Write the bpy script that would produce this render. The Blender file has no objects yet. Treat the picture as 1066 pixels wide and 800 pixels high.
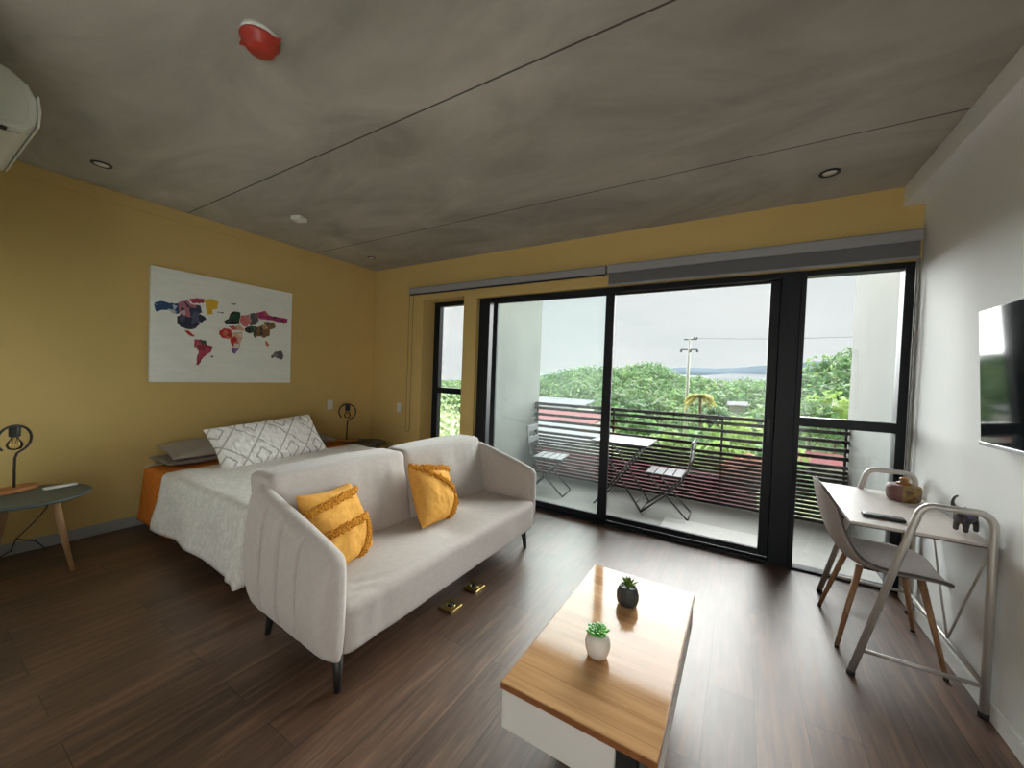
import bpy, bmesh, math, random
from mathutils import Vector, Matrix, noise
random.seed(11)
FILL_LAMP = 28  # watts of each fill lamp added behind the camera
C = bpy.context.scene.collection
PI = math.pi
rnd = random.uniform

# ------------------------------------------------------------------ helpers
def lin(c):
    return tuple(((v/255)/12.92 if v/255 <= .04045 else ((v/255+.055)/1.055)**2.4) for v in c)

def tag(o, label=None, cat=None, group=None, kind=None):
    if label: o['label'] = label
    if cat: o['category'] = cat
    if group: o['group'] = group
    if kind: o['kind'] = kind
    return o

def thing(name, label, cat, loc=(0, 0, 0), rz=0, group=None):
    o = bpy.data.objects.new(name, None); C.objects.link(o)
    o.location = loc; o.rotation_euler = (0, 0, rz); o.empty_display_size = .1
    return tag(o, label, cat, group)

def obj(name, bm, mats, parent=None, smooth=False, bevel=0, subsurf=0, angle=40, loc=None, rz=0, mat=None, solid=0):
    bmesh.ops.recalc_face_normals(bm, faces=bm.faces)
    me = bpy.data.meshes.new(name); bm.to_mesh(me); bm.free()
    o = bpy.data.objects.new(name, me); C.objects.link(o)
    for m in (mats if isinstance(mats, (list, tuple)) else [mats]):
        me.materials.append(m)
    if parent: o.parent = parent
    if loc: o.location = loc
    if rz: o.rotation_euler = (0, 0, rz)
    if mat is not None: o.matrix_local = mat
    if smooth:
        for p in me.polygons: p.use_smooth = True
    if solid:
        s = o.modifiers.new('s', 'SOLIDIFY'); s.thickness = solid; s.offset = 0
    if bevel:
        b = o.modifiers.new('b', 'BEVEL'); b.width = bevel; b.segments = 3; b.limit_method = 'ANGLE'; b.angle_limit = math.radians(40)
        b.harden_normals = False
    if subsurf:
        s = o.modifiers.new('ss', 'SUBSURF'); s.levels = s.render_levels = subsurf
    return o

def BM(): return bmesh.new()

def box(bm, x0, x1, y0, y1, z0, z1, mi=0, M=None):
    vs = [bm.verts.new((x, y, z)) for x in (x0, x1) for y in (y0, y1) for z in (z0, z1)]
    if M is not None:
        for v in vs: v.co = M @ v.co
    for f in ((0, 1, 3, 2), (4, 6, 7, 5), (0, 4, 5, 1), (2, 3, 7, 6), (0, 2, 6, 4), (1, 5, 7, 3)):
        bm.faces.new([vs[i] for i in f]).material_index = mi
    return bm

def boxobj(name, dims, m, parent=None, bevel=.004, **k):
    return obj(name, box(BM(), *dims), m, parent, bevel=bevel, **k)

def frame_of(d):
    d = d.normalized(); a = Vector((0, 0, 1)) if abs(d.z) < .95 else Vector((1, 0, 0))
    u = d.cross(a).normalized(); return u, d.cross(u).normalized()

def tube(bm, pts, r, n=10, mi=0, cap=True, closed=False):
    pts = [Vector(p) for p in pts]; rr = r if isinstance(r, (list, tuple)) else [r]*len(pts)
    rings = []; u = None; N = len(pts)
    for i, p in enumerate(pts):
        if closed: d = pts[(i+1) % N]-pts[i-1]
        else: d = pts[min(i+1, N-1)]-pts[max(i-1, 0)]
        d.normalize()
        if u is None: u, w = frame_of(d)
        else:
            u = (u-d*u.dot(d)).normalized()
        w = d.cross(u)
        rings.append([bm.verts.new(p+(u*math.cos(2*PI*k/n)+w*math.sin(2*PI*k/n))*rr[i]) for k in range(n)])
    for i in range(N if closed else N-1):
        a, b = rings[i], rings[(i+1) % N]
        for k in range(n):
            f = bm.faces.new((a[k], a[(k+1) % n], b[(k+1) % n], b[k])); f.material_index = mi; f.smooth = True
    if cap and not closed:
        bm.faces.new(rings[0][::-1]).material_index = mi; bm.faces.new(rings[-1]).material_index = mi
    return bm

def lathe(bm, prof, n=32, mi=0, c=(0, 0, 0), fn=None):
    rings = []
    for r, z in prof:
        ring = []
        for k in range(n):
            a = 2*PI*k/n; q = fn(r, z, a) if fn else r
            ring.append(bm.verts.new((c[0]+q*math.cos(a), c[1]+q*math.sin(a), c[2]+z)))
        rings.append(ring)
    for i in range(len(rings)-1):
        for k in range(n):
            f = bm.faces.new((rings[i][k], rings[i][(k+1) % n], rings[i+1][(k+1) % n], rings[i+1][k])); f.material_index = mi; f.smooth = True
    bm.faces.new(rings[0][::-1]).material_index = mi; bm.faces.new(rings[-1]).material_index = mi
    return bm

def prism(bm, poly, z0, z1, mi=0, ax='z'):
    """extrude a polygon; ax = axis of extrusion; poly coords are the other two axes in xyz order"""
    def co(p, h):
        return {'z': (p[0], p[1], h), 'x': (h, p[0], p[1]), 'y': (p[0], h, p[1])}[ax]
    a = [bm.verts.new(co(p, z0)) for p in poly]; b = [bm.verts.new(co(p, z1)) for p in poly]
    n = len(poly)
    bm.faces.new(a[::-1]).material_index = mi; bm.faces.new(b).material_index = mi
    for i in range(n): bm.faces.new((a[i], a[(i+1) % n], b[(i+1) % n], b[i])).material_index = mi
    return bm

def grid(bm, nu, nv, fn, mi=0, closed_u=False):
    g = [[bm.verts.new(fn(i/nu, j/nv)) for j in range(nv+1)] for i in range(nu if closed_u else nu+1)]
    for i in range(nu):
        for j in range(nv):
            a, b = g[i], g[(i+1) % len(g)]
            f = bm.faces.new((a[j], b[j], b[j+1], a[j+1])); f.material_index = mi; f.smooth = True
    return g

def rbox(bm, hx, hy, hz, r, n=14, fn=None, mi=0):
    """rounded box centred on the origin, as a dense grid, then displaced by fn(co, normal) -> co"""
    vs = {}
    def V(p):
        k = tuple(round(c, 5) for c in p)
        if k not in vs:
            P = Vector((p[0]*hx, p[1]*hy, p[2]*hz))
            I = Vector((max(-hx+r, min(hx-r, P.x)), max(-hy+r, min(hy-r, P.y)), max(-hz+r, min(hz-r, P.z))))
            d = P-I
            nn = d.normalized() if d.length > 1e-9 else Vector(p)
            q = I+nn*r if d.length > 1e-9 else P
            vs[k] = bm.verts.new(fn(q, nn) if fn else q)
        return vs[k]
    def e(t):  # denser near the edges
        return math.sin(t*PI/2)*.55+t*.45
    T = [e(-1+2*i/n) for i in range(n+1)]
    for ax in range(3):
        for s in (-1, 1):
            for i in range(n):
                for j in range(n):
                    q = []
                    for a, b in ((T[i], T[j]), (T[i+1], T[j]), (T[i+1], T[j+1]), (T[i], T[j+1])):
                        c = [0, 0, 0]; c[ax] = s; c[(ax+1) % 3] = a; c[(ax+2) % 3] = b; q.append(V(c))
                    if s < 0: q.reverse()
                    f = bm.faces.new(q); f.smooth = True; f.material_index = mi
    return bm

def nz(x, y, z, s=1.0): return noise.noise(Vector((x*s, y*s, z*s)))

def basis(o, x, y, z):
    M = Matrix.Identity(4)
    for i, a in enumerate((x, y, z)):
        for k in range(3): M[k][i] = a[k]
    for k in range(3): M[k][3] = o[k]
    return M

# ------------------------------------------------------------------ materials
MATS = {}
def mat(name, col, rough=.5, metal=0, spec=.5, **k):
    if name in MATS: return MATS[name]
    m = bpy.data.materials.new(name); m.use_nodes = True
    nt = m.node_tree; b = nt.nodes['Principled BSDF']
    b.inputs['Base Color'].default_value = (*col, 1); b.inputs['Roughness'].default_value = rough
    b.inputs['Metallic'].default_value = metal; b.inputs['Specular IOR Level'].default_value = spec
    MATS[name] = m
    n = nt.nodes; L = nt.links
    tc = n.new('ShaderNodeTexCoord'); co = tc.outputs[k.get('coord', 'Object')]
    if 'stretch' in k:
        mp = n.new('ShaderNodeMapping'); mp.inputs['Scale'].default_value = k['stretch']; L.new(co, mp.inputs[0]); co = mp.outputs[0]
    if 'col2' in k:                                   # noise-mottled second colour
        t = n.new('ShaderNodeTexNoise'); t.inputs['Scale'].default_value = k.get('scale', 8); t.inputs['Detail'].default_value = k.get('detail', 6)
        t.inputs['Roughness'].default_value = k.get('nrough', .6)
        L.new(co, t.inputs['Vector'])
        r = n.new('ShaderNodeValToRGB'); r.color_ramp.elements[0].position = k.get('lo', .35); r.color_ramp.elements[1].position = k.get('hi', .65)
        r.color_ramp.elements[0].color = (*col, 1); r.color_ramp.elements[1].color = (*k['col2'], 1)
        L.new(t.outputs['Fac'], r.inputs[0]); L.new(r.outputs[0], b.inputs['Base Color'])
    if 'bump' in k:
        t = n.new('ShaderNodeTexNoise'); t.inputs['Scale'].default_value = k.get('bscale', 200); t.inputs['Detail'].default_value = 4
        L.new(co, t.inputs['Vector'])
        u = n.new('ShaderNodeBump'); u.inputs['Strength'].default_value = k['bump']; u.inputs['Distance'].default_value = k.get('bdist', .002)
        L.new(t.outputs['Fac'], u.inputs['Height']); L.new(u.outputs[0], b.inputs['Normal'])
    if 'sheen' in k: b.inputs['Sheen Weight'].default_value = k['sheen']
    return m

def nodes(m): return m.node_tree.nodes, m.node_tree.links, m.node_tree.nodes['Principled BSDF']

def math_node(n, L, op, a, b=None):
    x = n.new('ShaderNodeMath'); x.operation = op
    for i, v in enumerate((a, b)):
        if v is None: continue
        if isinstance(v, (int, float)): x.inputs[i].default_value = v
        else: L.new(v, x.inputs[i])
    return x.outputs[0]

M_YEL = mat('ochre_paint', (.60, .43, .165), .85, col2=(.64, .46, .18), scale=1.3, bump=.12, bscale=90, spec=.25)
M_YELB = M_YEL
M_WHITE = mat('white_paint', (.83, .86, .85), .8, col2=(.86, .885, .875), scale=1.2, bump=.1, bscale=80, spec=.25)
M_BASE = mat('grey_skirting', (.33, .33, .31), .6)
M_DARK = mat('dark_aluminium', (.006, .009, .012), .5, spec=.3)
M_BALC = mat('balcony_concrete', (.15, .15, .142), .8, col2=(.19, .19, .18), scale=2.2, detail=8, bump=.2, bscale=40)
M_BWALL = mat('balcony_plaster', (.115, .122, .115), .85, col2=(.085, .092, .087), scale=1.6, detail=8, lo=.4, hi=.75)
M_LAM = mat('white_laminate', (.62, .60, .56), .45)
M_BLACK = mat('black_metal', (.012, .012, .012), .45)
M_SLATE = mat('slate_tabletop', (.052, .068, .064), .42, col2=(.062, .078, .074), scale=5)
M_OAK = mat('pale_wood', (.42, .24, .11), .5, col2=(.33, .18, .08), scale=9, stretch=(6, 6, .7))
M_SOFA = mat('sofa_fabric', (.45, .405, .375), .95, col2=(.49, .445, .415), scale=35, bump=.35, bscale=420, bdist=.0015, spec=.15, sheen=.25)
M_BLIND = mat('blind_fabric', (.13, .13, .135), .8, bump=.2, bscale=500, bdist=.0006)
M_TUBE = mat('blind_tube', (.30, .30, .31), .45)
M_BRASS = mat('brass', (.62, .46, .16), .32, metal=1)
M_CHROME = mat('silver_tube', (.52, .50, .47), .38, metal=.55)
M_PLAST = mat('white_plastic', (.72, .73, .68), .4)
M_RED = mat('red_plastic', (.42, .028, .012), .4)
M_MUST = mat('mustard_cotton', (.68, .36, .085), .95, col2=(.60, .29, .06), scale=40, bump=.5, bscale=300, spec=.1)
M_TUFT = mat('mustard_tufts', (.72, .36, .06), 1, col2=(.55, .22, .03), scale=120, bump=1, bscale=260, bdist=.004, spec=.05)
M_ORANGE = mat('orange_cotton', (.60, .185, .03), .9, col2=(.52, .15, .02), scale=14, bump=.35, bscale=350, spec=.15)
M_SHEET = mat('white_sheet', (.66, .62, .57), .9, bump=.2, bscale=200)
M_GREYP = mat('grey_pillowcase', (.36, .315, .27), .9, bump=.3, bscale=250, spec=.15)
M_GREYD = mat('dark_pillowcase', (.22, .185, .16), .9, bump=.3, bscale=250, spec=.15)
M_RIM = mat('chair_grey_fabric', (.38, .34, .32), .9, col2=(.42, .375, .35), scale=60, bump=.3, bscale=500, spec=.15)
M_RIMD = mat('chair_dark_edge', (.12, .105, .095), .8)
M_LEGW = mat('chair_leg_wood', (.34, .19, .095), .5, col2=(.27, .14, .065), scale=10, stretch=(8, 8, .8))
M_RUBBER = mat('black_rubber', (.015, .015, .015), .7)
M_DESKT = mat('desk_top_laminate', (.56, .51, .47), .38, col2=(.60, .55, .51), scale=4, stretch=(8, .8, 8))
M_DESKE = mat('desk_edge_brown', (.10, .06, .045), .5)
M_CANVAS = mat('canvas_white', (.86, .88, .82), .75, col2=(.76, .79, .73), scale=7, stretch=(3, .7, 3.5), detail=8, lo=.3, hi=.75)
M_POTW = mat('white_ceramic', (.66, .61, .56), .5)
M_POTD = mat('black_ceramic', (.02, .024, .024), .55, col2=(.045, .05, .05), scale=40)
M_SUCC = mat('succulent_green', (.05, .30, .03), .45, col2=(.16, .52, .05), scale=25)
M_SUCD = mat('succulent_dark', (.04, .10, .015), .45, col2=(.19, .30, .05), scale=25)
M_SLAT = mat('railing_bronze', (.011, .011, .011), .85, spec=.05)
M_BISTRO = mat('bistro_metal', (.035, .037, .037), .5, spec=.3)
M_BISTROT = mat('bistro_pale', (.066, .07, .073), .6, spec=.3)
M_MAT = mat('pale_doormat', (.23, .23, .225), .95, col2=(.28, .28, .27), scale=60, bump=.6, bscale=150, bdist=.004)
M_POLE = mat('pole_concrete', (.42, .42, .40), .8)
M_POLED = mat('pole_fittings', (.10, .10, .10), .6)
M_RROOF = mat('red_roof', (.10, .005, .018), .95, col2=(.082, .004, .014), spec=.05, scale=.8)
M_PROOF = mat('pink_roof', (.15, .045, .05), .95, spec=.05, col2=(.13, .06, .06), scale=.5)
M_WROOF = mat('white_roof', (.145, .15, .157), .95, spec=.05, col2=(.12, .125, .13), scale=.4)
M_HWALL = mat('house_render', (.40, .39, .36), .85, col2=(.34, .33, .30), scale=.6)
M_HWIN = mat('house_window', (.05, .06, .07), .2)
M_TRUNK = mat('bark', (.14, .10, .07), .9, col2=(.09, .065, .045), scale=6)
M_ELE = mat('elephant_dark', (.022, .02, .022), .35, col2=(.06, .05, .05), scale=12)
M_ELEV = mat('elephant_violet', (.10, .075, .21), .4)
M_MAGB = mat('pot_mauve', (.20, .095, .085), .5)
M_OCHP = mat('pot_ochre', (.30, .19, .055), .55, col2=(.11, .06, .02), scale=26, lo=.42, hi=.6)
M_LID = mat('lid_amber', (.45, .20, .03), .4, col2=(.20, .075, .015), scale=30)

# the bulb: clear glass
def glass_mat(name, tint=(1, 1, 1), dust=.0, hazecol=(.8, .85, .85)):
    m = bpy.data.materials.new(name); m.use_nodes = True; n, L = m.node_tree.nodes, m.node_tree.links
    n.remove(n['Principled BSDF']); out = n['Material Output']
    t = n.new('ShaderNodeBsdfTransparent'); t.inputs[0].default_value = (*tint, 1)
    g = n.new('ShaderNodeBsdfGlossy'); g.inputs['Roughness'].default_value = .0
    f = n.new('ShaderNodeFresnel'); f.inputs['IOR'].default_value = 1.45
    x = n.new('ShaderNodeMixShader'); L.new(f.outputs[0], x.inputs[0]); L.new(t.outputs[0], x.inputs[1]); L.new(g.outputs[0], x.inputs[2])
    last = x
    if dust:
        d = n.new('ShaderNodeBsdfTranslucent'); d.inputs[0].default_value = (*hazecol, 1)
        y = n.new('ShaderNodeMixShader'); y.inputs[0].default_value = dust
        L.new(x.outputs[0], y.inputs[1]); L.new(d.outputs[0], y.inputs[2]); last = y
    L.new(last.outputs[0], out.inputs['Surface'])
    return m
M_GLASS = glass_mat('window_glass', (.975, .99, .985))
M_GLASSH = glass_mat('hazy_glass', (.90, .95, .935), dust=.012)  # dust value paints in the whitish reflection haze over the left door panel
M_BULB = glass_mat('bulb_glass', (1, .95, .82))
M_FIL = mat('bulb_filament', (.85, .62, .25), .25, metal=1)

# laminate floor: planks along Y
def floor_mat():
    m = mat('floor_laminate', (.05, .03, .02), .38, spec=.56); n, L, b = nodes(m)
    tc = n.new('ShaderNodeTexCoord'); mp = n.new('ShaderNodeMapping')
    mp.inputs['Rotation'].default_value = (0, 0, PI/2); mp.inputs['Location'].default_value = (-.86, .073, 0)
    L.new(tc.outputs['Object'], mp.inputs[0])
    br = n.new('ShaderNodeTexBrick'); L.new(mp.outputs[0], br.inputs['Vector'])
    br.inputs['Scale'].default_value = 1; br.inputs['Brick Width'].default_value = 1.22; br.inputs['Row Height'].default_value = .185
    br.inputs['Mortar Size'].default_value = .0016; br.offset = .37; br.inputs['Mortar Smooth'].default_value = .2
    br.inputs['Color1'].default_value = (0, 0, 0, 1); br.inputs['Color2'].default_value = (1, 1, 1, 1); br.inputs['Mortar'].default_value = (.5, .5, .5, 1)
    gm = n.new('ShaderNodeMapping'); gm.inputs['Scale'].default_value = (22, 1.3, 1); L.new(tc.outputs['Object'], gm.inputs[0])
    add = n.new('ShaderNodeVectorMath'); add.operation = 'ADD'; sc = n.new('ShaderNodeVectorMath'); sc.operation = 'SCALE'; sc.inputs['Scale'].default_value = 7
    L.new(br.outputs['Color'], sc.inputs[0]); L.new(gm.outputs[0], add.inputs[0]); L.new(sc.outputs[0], add.inputs[1])
    ns = n.new('ShaderNodeTexNoise'); ns.inputs['Scale'].default_value = 1.6; ns.inputs['Detail'].default_value = 9; ns.inputs['Roughness'].default_value = .62; ns.inputs['Distortion'].default_value = .6
    L.new(add.outputs[0], ns.inputs['Vector'])
    big = n.new('ShaderNodeTexNoise'); big.inputs['Scale'].default_value = 2.2; big.inputs['Detail'].default_value = 3
    g2 = n.new('ShaderNodeMapping'); g2.inputs['Scale'].default_value = (3, 1, 1); L.new(tc.outputs['Object'], g2.inputs[0]); L.new(g2.outputs[0], big.inputs['Vector'])
    s = math_node(n, L, 'ADD', math_node(n, L, 'MULTIPLY', ns.outputs['Fac'], .7), math_node(n, L, 'MULTIPLY', big.outputs['Fac'], .3))
    bw = n.new('ShaderNodeRGBToBW'); L.new(br.outputs['Color'], bw.inputs[0])
    s = math_node(n, L, 'ADD', s, math_node(n, L, 'MULTIPLY', math_node(n, L, 'SUBTRACT', bw.outputs[0], .5), .10))
    r = n.new('ShaderNodeValToRGB'); e = r.color_ramp.elements
    e[0].position = .33; e[0].color = (.038, .019, .010, 1); e[1].position = .68; e[1].color = (.20, .108, .066, 1)
    mid = e.new(.5); mid.color = (.098, .052, .031, 1)
    L.new(s, r.inputs[0])
    mx = n.new('ShaderNodeMixRGB'); mx.inputs[2].default_value = (.012, .008, .006, 1); L.new(br.outputs['Fac'], mx.inputs[0]); L.new(r.outputs[0], mx.inputs[1])
    L.new(mx.outputs[0], b.inputs['Base Color'])
    rr = math_node(n, L, 'ADD', math_node(n, L, 'MULTIPLY', ns.outputs['Fac'], .14), .35); L.new(rr, b.inputs['Roughness'])
    b.inputs['Coat Weight'].default_value = .24; b.inputs['Coat Roughness'].default_value = .45; b.inputs['Coat IOR'].default_value = 1.6
    bu = n.new('ShaderNodeBump'); bu.inputs['Strength'].default_value = .2; bu.inputs['Distance'].default_value = .0012
    h = math_node(n, L, 'SUBTRACT', ns.outputs['Fac'], math_node(n, L, 'MULTIPLY', br.outputs['Fac'], 2)); L.new(h, bu.inputs['Height']); L.new(bu.outputs[0], b.inputs['Normal'])
    return m
M_FLOOR = floor_mat()

def ceil_mat():
    m = mat('ceiling_concrete', (.2, .2, .2), .75, spec=.3); n, L, b = nodes(m)
    tc = n.new('ShaderNodeTexCoord'); mp = n.new('ShaderNodeMapping'); mp.inputs['Scale'].default_value = (.55, 1.0, 1); mp.inputs['Rotation'].default_value = (0, 0, .5)
    L.new(tc.outputs['Object'], mp.inputs[0])
    a = n.new('ShaderNodeTexNoise'); a.inputs['Scale'].default_value = 1.7; a.inputs['Detail'].default_value = 10; a.inputs['Roughness'].default_value = .6; a.inputs['Distortion'].default_value = .8
    L.new(mp.outputs[0], a.inputs['Vector'])
    r = n.new('ShaderNodeValToRGB'); e = r.color_ramp.elements
    e[0].position = .32; e[0].color = (.31, .295, .255, 1); e[1].position = .70; e[1].color = (.53, .505, .45, 1)
    L.new(a.outputs['Fac'], r.inputs[0])
    # panel seams across the room
    sep = n.new('ShaderNodeSeparateXYZ'); L.new(tc.outputs['Object'], sep.inputs[0])
    w = math_node(n, L, 'ABSOLUTE', math_node(n, L, 'SUBTRACT', math_node(n, L, 'FRACT', math_node(n, L, 'DIVIDE', math_node(n, L, 'ADD', sep.outputs[1], 10-1.518+.623), 1.2465)), .5))
    seam = math_node(n, L, 'LESS_THAN', w, .0042)
    mx = n.new('ShaderNodeMixRGB'); mx.inputs[2].default_value = (.03, .028, .025, 1)
    L.new(math_node(n, L, 'MULTIPLY', seam, .85), mx.inputs[0]); L.new(r.outputs[0], mx.inputs[1]); L.new(mx.outputs[0], b.inputs['Base Color'])
    bu = n.new('ShaderNodeBump'); bu.inputs['Strength'].default_value = .15; bu.inputs['Distance'].default_value = .004; L.new(a.outputs['Fac'], bu.inputs['Height']); L.new(bu.outputs[0], b.inputs['Normal'])
    return m
M_CEIL = ceil_mat()

def table_mat():                                     # varnished boards across the coffee table
    m = mat('varnished_boards', (.4, .2, .08), .085, spec=.20); n, L, b = nodes(m)
    tc = n.new('ShaderNodeTexCoord'); sep = n.new('ShaderNodeSeparateXYZ'); L.new(tc.outputs['Object'], sep.inputs[0])
    brd = math_node(n, L, 'FLOOR', math_node(n, L, 'DIVIDE', sep.outputs[1], .075))
    wn = n.new('ShaderNodeTexWhiteNoise'); wn.noise_dimensions = '1D'; L.new(brd, wn.inputs['W'])
    mp = n.new('ShaderNodeMapping'); mp.inputs['Scale'].default_value = (2.2, 34, 1); L.new(tc.outputs['Object'], mp.inputs[0])
    cmb = n.new('ShaderNodeVectorMath'); cmb.operation = 'ADD'; L.new(mp.outputs[0], cmb.inputs[0]); L.new(wn.outputs['Color'], cmb.inputs[1])
    ns = n.new('ShaderNodeTexNoise'); ns.inputs['Scale'].default_value = 1.2; ns.inputs['Detail'].default_value = 7; L.new(cmb.outputs[0], ns.inputs['Vector'])
    s = math_node(n, L, 'ADD', math_node(n, L, 'MULTIPLY', ns.outputs['Fac'], .7), math_node(n, L, 'MULTIPLY', wn.outputs['Value'], .3))
    r = n.new('ShaderNodeValToRGB'); e = r.color_ramp.elements
    e[0].position = .30; e[0].color = (.38, .20, .085, 1); e[1].position = .72; e[1].color = (.60, .36, .18, 1); L.new(s, r.inputs[0])
    ln = math_node(n, L, 'LESS_THAN', math_node(n, L, 'FRACT', math_node(n, L, 'DIVIDE', sep.outputs[1], .075)), .025)
    mx = n.new('ShaderNodeMixRGB'); mx.inputs[2].default_value = (.16, .06, .02, 1); L.new(math_node(n, L, 'MULTIPLY', ln, .6), mx.inputs[0]); L.new(r.outputs[0], mx.inputs[1]); L.new(mx.outputs[0], b.inputs['Base Color'])
    return m
M_TABLE = table_mat()
M_TEDGE = mat('table_edge_brown', (.17, .062, .02), .35, col2=(.24, .09, .03), scale=30)

def damask_mat():                                    # faint woven figure in the coverlet
    m = mat('coverlet_damask', (.45, .41, .36), .85, spec=.2); n, L, b = nodes(m)
    tc = n.new('ShaderNodeTexCoord')
    a = n.new('ShaderNodeTexNoise'); a.inputs['Scale'].default_value = 15; a.inputs['Detail'].default_value = 3; a.inputs['Distortion'].default_value = 2.4; L.new(tc.outputs['UV'], a.inputs['Vector'])
    r = n.new('ShaderNodeValToRGB'); e = r.color_ramp.elements; e[0].position = .47; e[1].position = .55
    e[0].color = (.62, .59, .55, 1); e[1].color = (.70, .675, .64, 1); L.new(a.outputs['Fac'], r.inputs[0]); L.new(r.outputs[0], b.inputs['Base Color'])
    f = n.new('ShaderNodeTexNoise'); f.inputs['Scale'].default_value = 60; f.inputs['Detail'].default_value = 4; L.new(tc.outputs['UV'], f.inputs['Vector'])
    h = math_node(n, L, 'ADD', math_node(n, L, 'MULTIPLY', r.outputs[0], 1.0), math_node(n, L, 'MULTIPLY', f.outputs['Fac'], .6))
    bu = n.new('ShaderNodeBump'); bu.inputs['Strength'].default_value = .55; bu.inputs['Distance'].default_value = .006; L.new(h, bu.inputs['Height']); L.new(bu.outputs[0], b.inputs['Normal'])
    return m
M_COVER = damask_mat()
M_CBACK = mat('coverlet_lining', (.42, .34, .26), .9, bump=.6, bscale=120, bdist=.004, spec=.15)

def diamond_mat():                                   # white cover with rows of grey stitched diamonds
    m = mat('diamond_pillow', (.66, .64, .61), .9, spec=.2); n, L, b = nodes(m)
    tc = n.new('ShaderNodeTexCoord'); sep = n.new('ShaderNodeSeparateXYZ'); L.new(tc.outputs['Object'], sep.inputs[0])
    def tri(v, p, off):
        return math_node(n, L, 'ABSOLUTE', math_node(n, L, 'SUBTRACT', math_node(n, L, 'FRACT', math_node(n, L, 'DIVIDE', math_node(n, L, 'ADD', v, off), p)), .5))
    s = math_node(n, L, 'ADD', tri(sep.outputs[0], .27, 10.02), tri(sep.outputs[1], .31, 10.23))
    d = math_node(n, L, 'ABSOLUTE', math_node(n, L, 'SUBTRACT', s, .5))
    l1 = math_node(n, L, 'LESS_THAN', d, .034)
    l2 = math_node(n, L, 'LESS_THAN', math_node(n, L, 'ABSOLUTE', math_node(n, L, 'SUBTRACT', s, .22)), .030)
    ln = math_node(n, L, 'MAXIMUM', l1, l2)
    mx = n.new('ShaderNodeMixRGB'); mx.inputs[1].default_value = (.85, .83, .80, 1); mx.inputs[2].default_value = (.50, .48, .46, 1)
    L.new(ln, mx.inputs[0]); L.new(mx.outputs[0], b.inputs['Base Color'])
    mp = n.new('ShaderNodeMapping'); mp.inputs['Scale'].default_value = (1.4, .45, 1); L.new(tc.outputs['Object'], mp.inputs[0])
    w = n.new('ShaderNodeTexNoise'); w.inputs['Scale'].default_value = 26; w.inputs['Detail'].default_value = 2; L.new(mp.outputs[0], w.inputs['Vector'])
    h = math_node(n, L, 'ADD', math_node(n, L, 'MULTIPLY', ln, -.5), math_node(n, L, 'MULTIPLY', w.outputs['Fac'], 1.6))
    bu = n.new('ShaderNodeBump'); bu.inputs['Strength'].default_value = .8; bu.inputs['Distance'].default_value = .012; L.new(h, bu.inputs['Height']); L.new(bu.outputs[0], b.inputs['Normal'])
    return m
M_DIAM = diamond_mat()

def patch_mat(name, c1, c2, c3=None, scale=26):      # collage of fabric scraps
    m = mat(name, c1, .8); n, L, b = nodes(m)
    tc = n.new('ShaderNodeTexCoord'); v = n.new('ShaderNodeTexVoronoi'); v.inputs['Scale'].default_value = scale; L.new(tc.outputs['Object'], v.inputs['Vector'])
    bw = n.new('ShaderNodeSeparateColor'); L.new(v.outputs['Color'], bw.inputs[0])
    r = n.new('ShaderNodeValToRGB'); r.color_ramp.interpolation = 'CONSTANT'; e = r.color_ramp.elements
    e[0].color = (*c1, 1); e[1].position = .55; e[1].color = (*c2, 1)
    if c3: q = e.new(.8); q.color = (*c3, 1)
    L.new(bw.outputs[0], r.inputs[0]); L.new(r.outputs[0], b.inputs['Base Color'])
    return m

def leaf_mat(name, dark, light, trans=.45):
    m = bpy.data.materials.new(name); m.use_nodes = True; n, L = m.node_tree.nodes, m.node_tree.links
    b = n['Principled BSDF']; out = n['Material Output']; b.inputs['Roughness'].default_value = .6; b.inputs['Specular IOR Level'].default_value = .2
    at = n.new('ShaderNodeAttribute'); at.attribute_name = 'tone'
    r = n.new('ShaderNodeValToRGB'); r.color_ramp.elements[0].color = (*dark, 1); r.color_ramp.elements[1].color = (*light, 1)
    L.new(at.outputs['Fac'], r.inputs[0]); L.new(r.outputs[0], b.inputs['Base Color'])
    t = n.new('ShaderNodeBsdfTranslucent'); L.new(r.outputs[0], t.inputs[0])
    x = n.new('ShaderNodeMixShader'); x.inputs[0].default_value = trans
    L.new(b.outputs[0], x.inputs[1]); L.new(t.outputs[0], x.inputs[2]); L.new(x.outputs[0], out.inputs['Surface'])
    return m
M_LEAF = leaf_mat('leaves_mid', (.07, .17, .05), (.20, .36, .11))
M_LEAFY = leaf_mat('leaves_yellow_green', (.13, .23, .045), (.31, .41, .11))
M_LEAFD = leaf_mat('leaves_forest', (.068, .145, .062), (.23, .33, .125))
M_LEAFB = leaf_mat('leaves_bush', (.15, .23, .10), (.40, .47, .27))
M_LEAFR = leaf_mat('leaves_russet', (.30, .11, .05), (.48, .22, .10))
M_PALM = leaf_mat('palm_fronds', (.30, .29, .08), (.55, .48, .18))

# ------------------------------------------------------------------ camera
F = 398.571; YAW, PITCH, ROLL = 0.5385420, -0.0221121, 0.0375298; EYE = Vector((0, 0, 1.42))
fw = Vector((-math.sin(YAW)*math.cos(PITCH), math.cos(YAW)*math.cos(PITCH), math.sin(PITCH)))
rt0 = Vector((math.cos(YAW), math.sin(YAW), 0)); up0 = rt0.cross(fw)
rt = rt0*math.cos(ROLL)+up0*math.sin(ROLL); up = -rt0*math.sin(ROLL)+up0*math.cos(ROLL)
cam = bpy.data.cameras.new('camera'); co = bpy.data.objects.new('camera', cam); C.objects.link(co)
co.matrix_world = basis(EYE, rt, up, -fw)
cam.sensor_width = 36; cam.sensor_fit = 'HORIZONTAL'; cam.lens = F/1066*36; cam.clip_start = .03; cam.clip_end = 20000
bpy.context.scene.camera = co

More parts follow.
